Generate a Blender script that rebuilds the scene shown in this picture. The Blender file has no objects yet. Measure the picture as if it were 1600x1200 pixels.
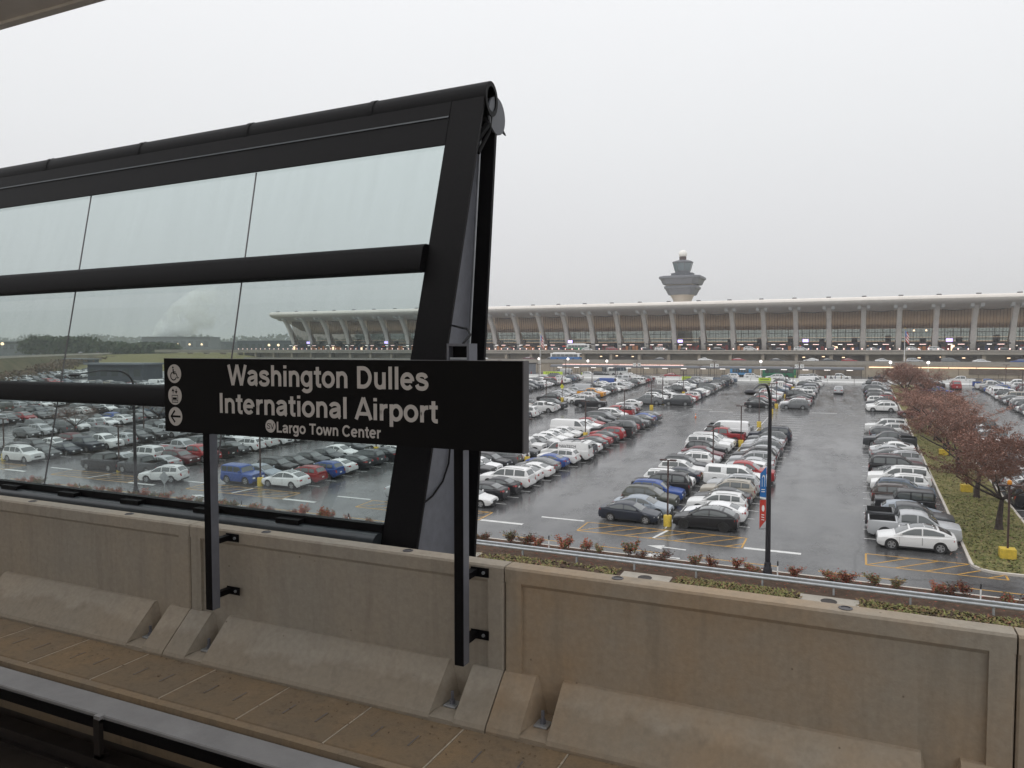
import bpy, bmesh, math, random
import numpy as np
from mathutils import Vector, Matrix
S = bpy.context.scene
C = S.collection
R = math.radians
rnd = random.Random(7)
CZ = 15.5                                   # eye height above the foot of the lot

# ------------------------------------------------------------------ camera, sky, sun, exposure
cd = bpy.data.cameras.new('camera'); cam = bpy.data.objects.new('camera', cd); C.objects.link(cam)
cd.sensor_width = 36.0; cd.lens = 36.0*1176/1600; cd.clip_start = 0.1; cd.clip_end = 20000
cam.location = (0, 0, CZ)
cam.rotation_euler = (R(90)-math.atan(55/1176), 0, R(24.7))
S.camera = cam
W = bpy.data.worlds.new('World'); S.world = W; W.use_nodes = True
SUN_EL, SUN_ROT = 48, 200
def world():
    nt = W.node_tree; nt.nodes.clear(); N = nt.nodes.new; L = nt.links.new
    out = N('ShaderNodeOutputWorld'); bg = N('ShaderNodeBackground'); L(bg.outputs[0], out.inputs[0])
    sky = N('ShaderNodeTexSky'); sky.sky_type = 'NISHITA'; sky.sun_disc = False
    sky.sun_elevation = R(SUN_EL); sky.sun_rotation = R(SUN_ROT); sky.dust_density = 3.0
    hs = N('ShaderNodeHueSaturation'); hs.inputs['Saturation'].default_value = 0.25; L(sky.outputs[0], hs.inputs['Color'])
    tc = N('ShaderNodeTexCoord'); sp = N('ShaderNodeSeparateXYZ'); L(tc.outputs['Generated'], sp.inputs[0])
    cr = N('ShaderNodeValToRGB'); L(sp.outputs[2], cr.inputs[0])      # the cloud layer: brighter overhead than at the horizon
    e = cr.color_ramp.elements
    e[0].position = 0.0; e[0].color = (0.63, 0.63, 0.645, 1)
    e[1].position = 1.0; e[1].color = (1.5, 1.51, 1.55, 1)
    for p, c in ((0.10, (0.755, 0.755, 0.77)), (0.26, (0.885, 0.895, 0.91)), (0.45, (1.0, 1.01, 1.03))):
        x = e.new(p); x.color = (*c, 1)
    no = N('ShaderNodeTexNoise'); no.inputs['Scale'].default_value = 1.6; no.inputs['Detail'].default_value = 3
    L(tc.outputs['Generated'], no.inputs['Vector'])
    mr = N('ShaderNodeMapRange'); L(no.outputs['Fac'], mr.inputs[0]); mr.inputs[3].default_value = 0.97; mr.inputs[4].default_value = 1.03
    mu = N('ShaderNodeMix'); mu.data_type = 'RGBA'; mu.blend_type = 'MULTIPLY'; mu.inputs[0].default_value = 1
    L(cr.outputs[0], mu.inputs[6]); L(mr.outputs[0], mu.inputs[7])
    sc_ = N('ShaderNodeMix'); sc_.data_type = 'RGBA'; sc_.blend_type = 'MIX'; sc_.inputs[0].default_value = 0.93
    ms = N('ShaderNodeMix'); ms.data_type = 'RGBA'; ms.blend_type = 'MULTIPLY'; ms.inputs[0].default_value = 1
    L(hs.outputs[0], ms.inputs[6]); ms.inputs[7].default_value = (0.1, 0.1, 0.1, 1)
    L(ms.outputs[2], sc_.inputs[6]); L(mu.outputs[2], sc_.inputs[7])
    L(sc_.outputs[2], bg.inputs[0]); bg.inputs[1].default_value = 1.0
world()
sl = bpy.data.lights.new('sun', 'SUN'); sl.energy = 0.5; sl.angle = R(25); sl.color = (1, 0.97, 0.93)
so = bpy.data.objects.new('sun', sl); C.objects.link(so); so.rotation_euler = (R(90-SUN_EL), 0, R(180-SUN_ROT))
S.view_settings.view_transform = 'Standard'; S.view_settings.look = 'None'; S.view_settings.exposure = 0.0; S.view_settings.gamma = 1
S.render.engine = 'CYCLES'
S.cycles.max_bounces = 10; S.cycles.transparent_max_bounces = 24; S.cycles.diffuse_bounces = 4; S.cycles.glossy_bounces = 3
S.cycles.volume_bounces = 8; S.cycles.use_denoising = True
S.cycles.sample_clamp_indirect = 6

# ------------------------------------------------------------------ materials
MATS = {}
def mat(name, col=(.5, .5, .5), rough=.6, metal=0., spec=.5, noise=0, nscale=4., bump=0., coat=0., emit=0, ncol=None, coords='Object'):
    if name in MATS: return MATS[name]
    m = bpy.data.materials.new(name); m.use_nodes = True; nt = m.node_tree; b = nt.nodes['Principled BSDF']
    b.inputs['Base Color'].default_value = (*col, 1); b.inputs['Roughness'].default_value = rough
    b.inputs['Metallic'].default_value = metal; b.inputs['Specular IOR Level'].default_value = spec
    b.inputs['Coat Weight'].default_value = coat; b.inputs['Coat Roughness'].default_value = .04
    if emit: b.inputs['Emission Color'].default_value = (*col, 1); b.inputs['Emission Strength'].default_value = emit
    if noise or bump:
        tc = nt.nodes.new('ShaderNodeTexCoord'); n = nt.nodes.new('ShaderNodeTexNoise')
        n.inputs['Scale'].default_value = nscale; n.inputs['Detail'].default_value = 6; n.inputs['Roughness'].default_value = .65
        nt.links.new(tc.outputs[coords], n.inputs['Vector'])
        if noise:
            r = nt.nodes.new('ShaderNodeValToRGB'); e = r.color_ramp.elements
            lo = tuple(max(0, c*(1-noise)) for c in col); hi = ncol or tuple(min(1, c*(1+noise)) for c in col)
            e[0].position = .3; e[0].color = (*lo, 1); e[1].position = .7; e[1].color = (*hi, 1)
            nt.links.new(n.outputs['Fac'], r.inputs[0]); nt.links.new(r.outputs[0], b.inputs['Base Color'])
        if bump:
            bp = nt.nodes.new('ShaderNodeBump'); bp.inputs['Strength'].default_value = bump; bp.inputs['Distance'].default_value = .02
            n2 = nt.nodes.new('ShaderNodeTexNoise'); n2.inputs['Scale'].default_value = nscale*8; n2.inputs['Detail'].default_value = 4
            nt.links.new(tc.outputs[coords], n2.inputs['Vector'])
            nt.links.new(n2.outputs['Fac'], bp.inputs['Height']); nt.links.new(bp.outputs[0], b.inputs['Normal'])
    MATS[name] = m; return m

def concrete(name, base, stain, dark, sc=1.0, pits=True):
    m = bpy.data.materials.new(name); m.use_nodes = True; nt = m.node_tree; N = nt.nodes.new; L = nt.links.new
    b = nt.nodes['Principled BSDF']; b.inputs['Roughness'].default_value = .85; b.inputs['Specular IOR Level'].default_value = .3
    tc = N('ShaderNodeTexCoord'); mp = N('ShaderNodeMapping'); L(tc.outputs['Object'], mp.inputs[0]); mp.inputs['Scale'].default_value = (sc, sc, sc)
    oi = N('ShaderNodeObjectInfo'); va = N('ShaderNodeVectorMath'); va.operation = 'ADD'; L(mp.outputs[0], va.inputs[0])
    cx = N('ShaderNodeCombineXYZ'); mm = N('ShaderNodeMath'); mm.operation = 'MULTIPLY'; mm.inputs[1].default_value = 37.0
    L(oi.outputs['Random'], mm.inputs[0]); L(mm.outputs[0], cx.inputs[0]); L(mm.outputs[0], cx.inputs[1]); L(cx.outputs[0], va.inputs[1])
    def noise(s, d=6, vec=None):
        n = N('ShaderNodeTexNoise'); n.inputs['Scale'].default_value = s; n.inputs['Detail'].default_value = d; n.inputs['Roughness'].default_value = .62
        L(vec or va.outputs[0], n.inputs['Vector']); return n
    def ramp(src, a, bq, c0=(0, 0, 0), c1=(1, 1, 1)):
        r = N('ShaderNodeValToRGB'); r.color_ramp.elements[0].position = a; r.color_ramp.elements[1].position = bq
        r.color_ramp.elements[0].color = (*c0, 1); r.color_ramp.elements[1].color = (*c1, 1); L(src, r.inputs[0]); return r
    def mix(f, a, bq, mode='MIX'):
        x = N('ShaderNodeMix'); x.data_type = 'RGBA'; x.blend_type = mode
        if isinstance(f, (int, float)): x.inputs[0].default_value = f
        else: L(f, x.inputs[0])
        for i, v in ((6, a), (7, bq)):
            if isinstance(v, tuple): x.inputs[i].default_value = (*v, 1)
            else: L(v, x.inputs[i])
        return x.outputs[2]
    big = ramp(noise(.8).outputs['Fac'], .38, .66)
    col = mix(big.outputs[0], base, stain)
    mp2 = N('ShaderNodeMapping'); mp2.inputs['Scale'].default_value = (7, 7, .55); L(va.outputs[0], mp2.inputs[0])
    st = ramp(noise(1.3, 5, mp2.outputs[0]).outputs['Fac'], .52, .78)           # rain streaks
    sm = N('ShaderNodeMath'); sm.operation = 'MULTIPLY'; sm.inputs[1].default_value = .6; L(st.outputs[0], sm.inputs[0])
    col = mix(sm.outputs[0], col, dark)
    g = ramp(noise(26, 5).outputs['Fac'], .3, .75, (.9, .9, .9), (1.08, 1.08, 1.08)); col = mix(1.0, col, g.outputs[0], 'MULTIPLY')
    if pits:
        sz = N('ShaderNodeSeparateXYZ'); L(tc.outputs['Object'], sz.inputs[0])                        # splash grime along the foot
        gz = N('ShaderNodeMath'); gz.operation = 'MULTIPLY_ADD'; L(noise(3.0, 5).outputs['Fac'], gz.inputs[0]); gz.inputs[1].default_value = -.30; L(sz.outputs[2], gz.inputs[2])
        gr_ = ramp(gz.outputs[0], -.14, .06, (.80, .785, .76), (1, 1, 1)); col = mix(1.0, col, gr_.outputs[0], 'MULTIPLY')
        v = N('ShaderNodeTexVoronoi'); v.inputs['Scale'].default_value = 4.2; L(va.outputs[0], v.inputs['Vector'])
        pr_ = ramp(v.outputs['Distance'], .022, .04, (.35, .33, .3), (1, 1, 1)); col = mix(.8, col, pr_.outputs[0], 'MULTIPLY')
    L(col, b.inputs['Base Color'])
    bp = N('ShaderNodeBump'); bp.inputs['Strength'].default_value = .35; bp.inputs['Distance'].default_value = .006
    L(noise(60, 4).outputs['Fac'], bp.inputs['Height']); L(bp.outputs[0], b.inputs['Normal'])
    MATS[name] = m; return m

def asphalt():
    m = bpy.data.materials.new('wet_asphalt'); m.use_nodes = True; nt = m.node_tree; N = nt.nodes.new; L = nt.links.new
    b = nt.nodes['Principled BSDF']; tc = N('ShaderNodeTexCoord')
    def noise(s, d=6, scale=(1, 1, 1)):
        mp = N('ShaderNodeMapping'); mp.inputs['Scale'].default_value = scale; L(tc.outputs['Object'], mp.inputs[0])
        n = N('ShaderNodeTexNoise'); n.inputs['Scale'].default_value = s; n.inputs['Detail'].default_value = d; n.inputs['Roughness'].default_value = .6
        L(mp.outputs[0], n.inputs['Vector']); return n.outputs['Fac']
    def ramp(src, a, q, c0, c1):
        r = N('ShaderNodeValToRGB'); r.color_ramp.elements[0].position = a; r.color_ramp.elements[1].position = q
        r.color_ramp.elements[0].color = (*c0, 1); r.color_ramp.elements[1].color = (*c1, 1); L(src, r.inputs[0]); return r.outputs[0]
    c = ramp(noise(.35, 8), .35, .68, (.060, .060, .062), (.105, .104, .102))
    f = ramp(noise(14, 4), .3, .7, (.8, .8, .8), (1.15, 1.15, 1.15))
    x = N('ShaderNodeMix'); x.data_type = 'RGBA'; x.blend_type = 'MULTIPLY'; x.inputs[0].default_value = 1; L(c, x.inputs[6]); L(f, x.inputs[7])
    seam = N('ShaderNodeTexVoronoi'); seam.feature = 'DISTANCE_TO_EDGE'; seam.inputs['Scale'].default_value = .07   # tarred cracks
    mp = N('ShaderNodeMapping'); mp.inputs['Scale'].default_value = (1, .5, 1); L(tc.outputs['Object'], mp.inputs[0])
    wv = N('ShaderNodeTexNoise'); wv.inputs['Scale'].default_value = .8; wv.inputs['Detail'].default_value = 5
    L(mp.outputs[0], wv.inputs['Vector'])
    ad = N('ShaderNodeMix'); ad.data_type = 'RGBA'; ad.blend_type = 'ADD'; ad.inputs[0].default_value = 1.6; L(mp.outputs[0], ad.inputs[6]); L(wv.outputs['Color'], ad.inputs[7])
    L(ad.outputs[2], seam.inputs['Vector'])
    sr = ramp(seam.outputs['Distance'], .0025, .005, (.55, .55, .55), (1, 1, 1))
    y = N('ShaderNodeMix'); y.data_type = 'RGBA'; y.blend_type = 'MULTIPLY'; y.inputs[0].default_value = 1; L(x.outputs[2], y.inputs[6]); L(sr, y.inputs[7])
    L(y.outputs[2], b.inputs['Base Color'])
    # films of water lying in long shallow streaks along the aisles, and puddles in the crossing lane
    w = N('ShaderNodeMath'); w.operation = 'MULTIPLY'; L(noise(.22, 5, (1.5, .45, 1)), w.inputs[0])
    n2 = noise(.9, 4); mx = N('ShaderNodeMath'); mx.operation = 'MULTIPLY_ADD'; L(n2, mx.inputs[0]); mx.inputs[1].default_value = .35
    w.inputs[1].default_value = .8; L(w.outputs[0], mx.inputs[2])
    rr = ramp(mx.outputs[0], .40, .68, (.34, .34, .34), (.10, .10, .10)); L(rr, b.inputs['Roughness'])
    b.inputs['IOR'].default_value = 1.42; b.inputs['Specular IOR Level'].default_value = .5
    bp = N('ShaderNodeBump'); bp.inputs['Strength'].default_value = .25; bp.inputs['Distance'].default_value = .01
    L(noise(30, 3), bp.inputs['Height']); L(bp.outputs[0], b.inputs['Normal'])
    MATS['wet_asphalt'] = m; return m

def glass(name, tint, refl=.9, base=0., runs=False):
    m = bpy.data.materials.new(name); m.use_nodes = True; nt = m.node_tree; nt.nodes.clear(); N = nt.nodes.new; L = nt.links.new
    o = N('ShaderNodeOutputMaterial'); t = N('ShaderNodeBsdfTransparent'); t.inputs[0].default_value = (*tint, 1)
    if runs:
        tc = N('ShaderNodeTexCoord'); mp = N('ShaderNodeMapping'); mp.inputs['Scale'].default_value = (5, 1, .5); L(tc.outputs['Object'], mp.inputs[0])
        n1 = N('ShaderNodeTexNoise'); n1.inputs['Scale'].default_value = 1.5; n1.inputs['Detail'].default_value = 8; L(mp.outputs[0], n1.inputs['Vector'])
        r1 = N('ShaderNodeValToRGB'); r1.color_ramp.elements[0].position = .3; r1.color_ramp.elements[1].position = .7
        r1.color_ramp.elements[0].color = (*[q*.986 for q in tint], 1); r1.color_ramp.elements[1].color = (*[min(1, q*1.006) for q in tint], 1)
        L(n1.outputs['Fac'], r1.inputs[0]); L(r1.outputs[0], t.inputs[0])
    g = N('ShaderNodeBsdfGlossy'); g.inputs['Roughness'].default_value = .02; g.inputs[0].default_value = (refl, refl, refl, 1)
    fr = N('ShaderNodeFresnel'); fr.inputs[0].default_value = 1.45; mx = N('ShaderNodeMixShader')
    ge = N('ShaderNodeNewGeometry'); om = N('ShaderNodeMath'); om.operation = 'SUBTRACT'; om.inputs[0].default_value = 1.0; L(ge.outputs['Backfacing'], om.inputs[1])
    ad = N('ShaderNodeMath'); ad.operation = 'ADD'; ad.inputs[1].default_value = base; L(fr.outputs[0], ad.inputs[0])
    pm_ = N('ShaderNodeMath'); pm_.operation = 'MULTIPLY'; pm_.use_clamp = True; L(ad.outputs[0], pm_.inputs[0]); L(om.outputs[0], pm_.inputs[1])
    L(pm_.outputs[0], mx.inputs[0]); L(t.outputs[0], mx.inputs[1]); L(g.outputs[0], mx.inputs[2]); L(mx.outputs[0], o.inputs[0])
    MATS[name] = m; return m

def paint(name, attr):
    m = bpy.data.materials.new(name); m.use_nodes = True; nt = m.node_tree; b = nt.nodes['Principled BSDF']
    if attr:
        a = nt.nodes.new('ShaderNodeAttribute'); a.attribute_name = 'paint'; src = a.outputs['Color']
    else:
        a = nt.nodes.new('ShaderNodeObjectInfo'); src = a.outputs['Color']
    nt.links.new(src, b.inputs['Base Color'])
    b.inputs['Roughness'].default_value = .42; b.inputs['Metallic'].default_value = .0; b.inputs['Coat Weight'].default_value = .5; b.inputs['Coat Roughness'].default_value = .05; b.inputs['Specular IOR Level'].default_value = .3
    MATS[name] = m; return m
def mixed(name, cols, rough=.7, scale=3.):
    """leaf and twig colour that differs from leaf to leaf"""
    m = bpy.data.materials.new(name); m.use_nodes = True; nt = m.node_tree; N = nt.nodes.new; L = nt.links.new
    b = nt.nodes['Principled BSDF']; b.inputs['Roughness'].default_value = rough; b.inputs['Specular IOR Level'].default_value = .25
    g = N('ShaderNodeNewGeometry'); r = N('ShaderNodeValToRGB'); r.color_ramp.interpolation = 'LINEAR'
    e = r.color_ramp.elements
    while len(e) < len(cols): e.new(.5)
    for i, c in enumerate(cols): e[i].position = i/(len(cols)-1); e[i].color = (*c, 1)
    L(g.outputs['Random Per Island'], r.inputs[0]); L(r.outputs[0], b.inputs['Base Color'])
    MATS[name] = m; return m

asphalt()
concrete('barrier_concrete', (.385, .348, .292), (.415, .355, .28), (.28, .245, .20), 1.0)
concrete('rusty_concrete', (.39, .345, .28), (.43, .315, .205), (.28, .24, .185), 1.0)
concrete('walkway_concrete', (.25, .195, .135), (.31, .22, .13), (.14, .11, .08), 1.6)
concrete('pale_concrete', (.56, .52, .465), (.50, .46, .41), (.42, .385, .34), .08, False); concrete('roof_concrete', (.82, .77, .71), (.77, .72, .66), (.66, .62, .56), .08, False)
concrete('deck_concrete', (.36, .33, .28), (.30, .27, .23), (.22, .20, .17), .12, False)
paint('car_paint', False); paint('car_paint_far', True)
glass('windscreen_glass', (.815, .862, .856), runs=True); glass('terminal_glass', (.50, .45, .40), .55, .05); glass('terminal_back_glass', (.78, .86, .88), .4)
mat('black_steel', (.0042, .0038, .0044), .5, .0, .11, .4, 40, .25); mat('dark_rail', (.035, .042, .047), .32, .2, .5, .2, 8, .05)
mat('grey_steel', (.16, .165, .19), .5, .25, .5, .12, 10, .05)
mat('disc_grey', (.13, .135, .15), .6, 0, .4, .1, 8); mat('galvanised', (.42, .44, .46), .42, .6, .5, .18, 3, .05)
mat('sign_black', (.005, .0045, .0045), .6, 0, .12)
mat('sign_edge', (.10, .095, .10), .5)
mat('sign_white', (.60, .565, .53), .6, 0, .3)
mat('car_glass', (.07, .08, .08), .03, 0, 1.0, coat=.6)
mat('tyre', (.018, .018, .018), .8); mat('rim', (.42, .43, .44), .35, .7); mat('dark_rim', (.03, .03, .03), .4, .5)
mat('trim', (.015, .015, .016), .5); mat('head_lamp', (.75, .77, .78), .12, .2, .8); mat('tail_lamp', (.32, .012, .012), .18, 0, .7)
mat('tail_lamp_lit', (1., .05, .03), .2, emit=4.0); mat('head_lamp_lit', (.95, .93, 1.), .2, emit=3.0); mat('plate', (.7, .7, .68), .5)
mat('brown_pole', (.055, .028, .024), .5); mat('black_pole', (.014, .013, .018), .4, .2)
mat('yellow', (.56, .40, .045), .6, 0, .4, .18, 5); mat('white_paint', (.78, .78, .76), .6)
mat('line_white', (.62, .62, .60), .45, 0, .4, .25, 2.5, ncol=(.72, .72, .70)); mat('line_yellow', (.46, .25, .04), .45, 0, .4, .35, 3)
mat('grass_ground', (.15, .155, .045), .9, 0, .2, .3, .9, .6, ncol=(.25, .21, .09)); mat('mulch', (.07, .045, .03), .95, 0, .2, .4, 2, .5)
mat('lime', (.52, .68, .06), .6); mat('sign_yellow', (.66, .66, .03), .5)
mat('blue_banner', (.02, .15, .42), .6, 0, .3, .1, 2); mat('red_banner', (.50, .05, .035), .6, 0, .3, .1, 2)
mixed('hedge_twigs', [(.10, .07, .05), (.16, .11, .075), (.12, .10, .055), (.20, .13, .09)])
mat('orange', (.65, .25, .02), .6)
mixed('red_leaves', [(.16, .035, .022), (.32, .06, .04), (.24, .095, .045), (.42, .10, .07)])
mixed('green_leaves', [(.07, .085, .03), (.13, .13, .05), (.19, .14, .065)])
mixed('crown_leaves', [(.165, .08, .06), (.275, .14, .105), (.345, .20, .15), (.21, .107, .08)])
mixed('cover_leaves', [(.13, .14, .04), (.20, .20, .065), (.19, .13, .06), (.09, .095, .03), (.22, .10, .06)])
mixed('wood_leaves', [(.03, .05, .02), (.055, .075, .03), (.075, .085, .04), (.04, .05, .025)])
mat('bark', (.055, .042, .038), .9, 0, .2, .4, 6, .5); mat('twig', (.17, .115, .095), .9)

# ------------------------------------------------------------------ mesh builder and scene helpers
class MB:
    def __init__(s): s.v = []; s.f = []; s.m = []; s.mats = []
    def mi(s, m):
        if m not in s.mats: s.mats.append(m)
        return s.mats.index(m)
    def add(s, verts, faces, m):
        o = len(s.v); i = s.mi(m); s.v.extend([tuple(p) for p in verts])
        for f in faces: s.f.append(tuple(o+k for k in f)); s.m.append(i)
    def quad(s, a, b, c, d, m): s.add([a, b, c, d], [(0, 1, 2, 3)], m)
    def hexa(s, p, m): s.add(p, [(0, 3, 2, 1), (4, 5, 6, 7), (0, 1, 5, 4), (1, 2, 6, 5), (2, 3, 7, 6), (3, 0, 4, 7)], m)
    def box(s, x0, x1, y0, y1, z0, z1, m):
        s.hexa([(x0, y0, z0), (x1, y0, z0), (x1, y1, z0), (x0, y1, z0), (x0, y0, z1), (x1, y0, z1), (x1, y1, z1), (x0, y1, z1)], m)
    def bbox(s, x0, x1, y0, y1, z0, z1, m, b=.01):
        """box with chamfered edges all round"""
        xs, ys, zs = (x0, x0+b, x1-b, x1), (y0, y0+b, y1-b, y1), (z0, z0+b, z1-b, z1)
        bm = bmesh.new(); bmesh.ops.create_cube(bm, size=1)
        for v in bm.verts: v.co = Vector((x0+(v.co.x+.5)*(x1-x0), y0+(v.co.y+.5)*(y1-y0), z0+(v.co.z+.5)*(z1-z0)))
        bmesh.ops.bevel(bm, geom=list(bm.edges), offset=b, segments=1, affect='EDGES'); s.bm(bm, m)
    def bm(s, bm, m):
        bm.verts.index_update(); s.add([v.co.copy() for v in bm.verts], [[v.index for v in f.verts] for f in bm.faces], m); bm.free()
    def prism(s, poly, axis, a, b, m):
        """polygon in the plane across AXIS, swept from a to b"""
        n = len(poly)
        def P(t, q): return (t, q[0], q[1]) if axis == 'x' else ((q[0], t, q[1]) if axis == 'y' else (q[0], q[1], t))
        s.add([P(a, q) for q in poly]+[P(b, q) for q in poly], [tuple(range(n))[::-1], tuple(range(n, 2*n))]+[(i, (i+1) % n, n+(i+1) % n, n+i) for i in range(n)], m)
    def tube(s, pts, rad, m, n=8, cap=True):
        pts = [Vector(p) for p in pts]; rad = rad if isinstance(rad, (list, tuple)) else [rad]*len(pts); vs = []; fs = []
        up = Vector((0, 0, 1))
        for i, p in enumerate(pts):
            d = (pts[min(i+1, len(pts)-1)]-pts[max(i-1, 0)]).normalized()
            a = d.cross(up)
            if a.length < .05: a = d.cross(Vector((1, 0, 0)))
            a.normalize(); b = d.cross(a)
            for k in range(n):
                t = 2*math.pi*k/n; vs.append(p+(a*math.cos(t)+b*math.sin(t))*rad[i])
        for i in range(len(pts)-1):
            for k in range(n): fs.append((i*n+k, i*n+(k+1) % n, (i+1)*n+(k+1) % n, (i+1)*n+k))
        if cap: fs += [tuple(range(n))[::-1], tuple(range((len(pts)-1)*n, len(pts)*n))]
        s.add(vs, fs, m)
    def lathe(s, prof, m, n=16, axis='z', o=(0, 0, 0), cap=True):
        """profile of (radius, height) turned about AXIS"""
        vs = []; fs = []
        for r, h in prof:
            for k in range(n):
                t = 2*math.pi*k/n; c, d = r*math.cos(t), r*math.sin(t)
                p = (c, d, h) if axis == 'z' else ((c, h, d) if axis == 'y' else (h, c, d))
                vs.append((p[0]+o[0], p[1]+o[1], p[2]+o[2]))
        for i in range(len(prof)-1):
            for k in range(n): fs.append((i*n+k, i*n+(k+1) % n, (i+1)*n+(k+1) % n, (i+1)*n+k))
        if cap: fs += [tuple(range(n)), tuple(range((len(prof)-1)*n, len(prof)*n))]
        s.add(vs, fs, m)
    def merge(s, o):
        k = len(s.v); s.v += o.v
        idx = [s.mi(m) for m in o.mats]
        for f, i in zip(o.f, o.m): s.f.append(tuple(k+q for q in f)); s.m.append(idx[i])
        return s
    def mesh(s, name, smooth=None, fix=True):
        me = bpy.data.meshes.new(name); me.from_pydata(s.v, [], s.f)
        for m in s.mats: me.materials.append(MATS[m])
        me.polygons.foreach_set('material_index', s.m)
        if fix:
            bm = bmesh.new(); bm.from_mesh(me); bmesh.ops.recalc_face_normals(bm, faces=bm.faces); bm.to_mesh(me); bm.free()
        if smooth:
            me.polygons.foreach_set('use_smooth', [True]*len(s.f)); me.set_sharp_from_angle(angle=R(smooth))
        me.update(); return me
    def build(s, name, parent=None, smooth=None, loc=None, fix=True):
        return obj(name, s.mesh(name, smooth, fix), parent, loc)
def obj(name, me, parent=None, loc=None):
    o = bpy.data.objects.new(name, me); C.objects.link(o)
    if parent is not None: o.parent = parent
    if loc is not None: o.location = loc
    return o
def tag(o, label, cat, group=None):
    o['label'] = label; o['category'] = cat
    if group: o['group'] = group
    return o
def thing(name, label, cat, loc=(0, 0, 0), group=None, rot=(0, 0, 0)):
    o = obj(name, None, None, loc); o.rotation_euler = rot; o.empty_display_size = .2
    return tag(o, label, cat, group)
def struct(o, kind='structure'): o['kind'] = kind; return o
def dup(root, loc=None, rot=None, label=None, scale=None):
    """a copy of a thing with copies of its parts and sub-parts"""
    r = root.copy(); C.objects.link(r)
    if loc is not None: r.location = loc
    if rot is not None: r.rotation_euler = rot
    if scale is not None: r.scale = scale
    if label: r['label'] = label
    for ch in root.children:
        c = ch.copy(); C.objects.link(c); c.parent = r
        for g in ch.children:
            d = g.copy(); C.objects.link(d); d.parent = c
    return r
SLOPE = .036
def lotz(y): return SLOPE*y
ORD = ('first second third fourth fifth sixth seventh eighth ninth tenth eleventh twelfth thirteenth fourteenth fifteenth sixteenth seventeenth '
       'eighteenth nineteenth twentieth twenty-first twenty-second twenty-third twenty-fourth twenty-fifth twenty-sixth twenty-seventh twenty-eighth '
       'twenty-ninth thirtieth thirty-first thirty-second thirty-third thirty-fourth thirty-fifth thirty-sixth').split()

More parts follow.
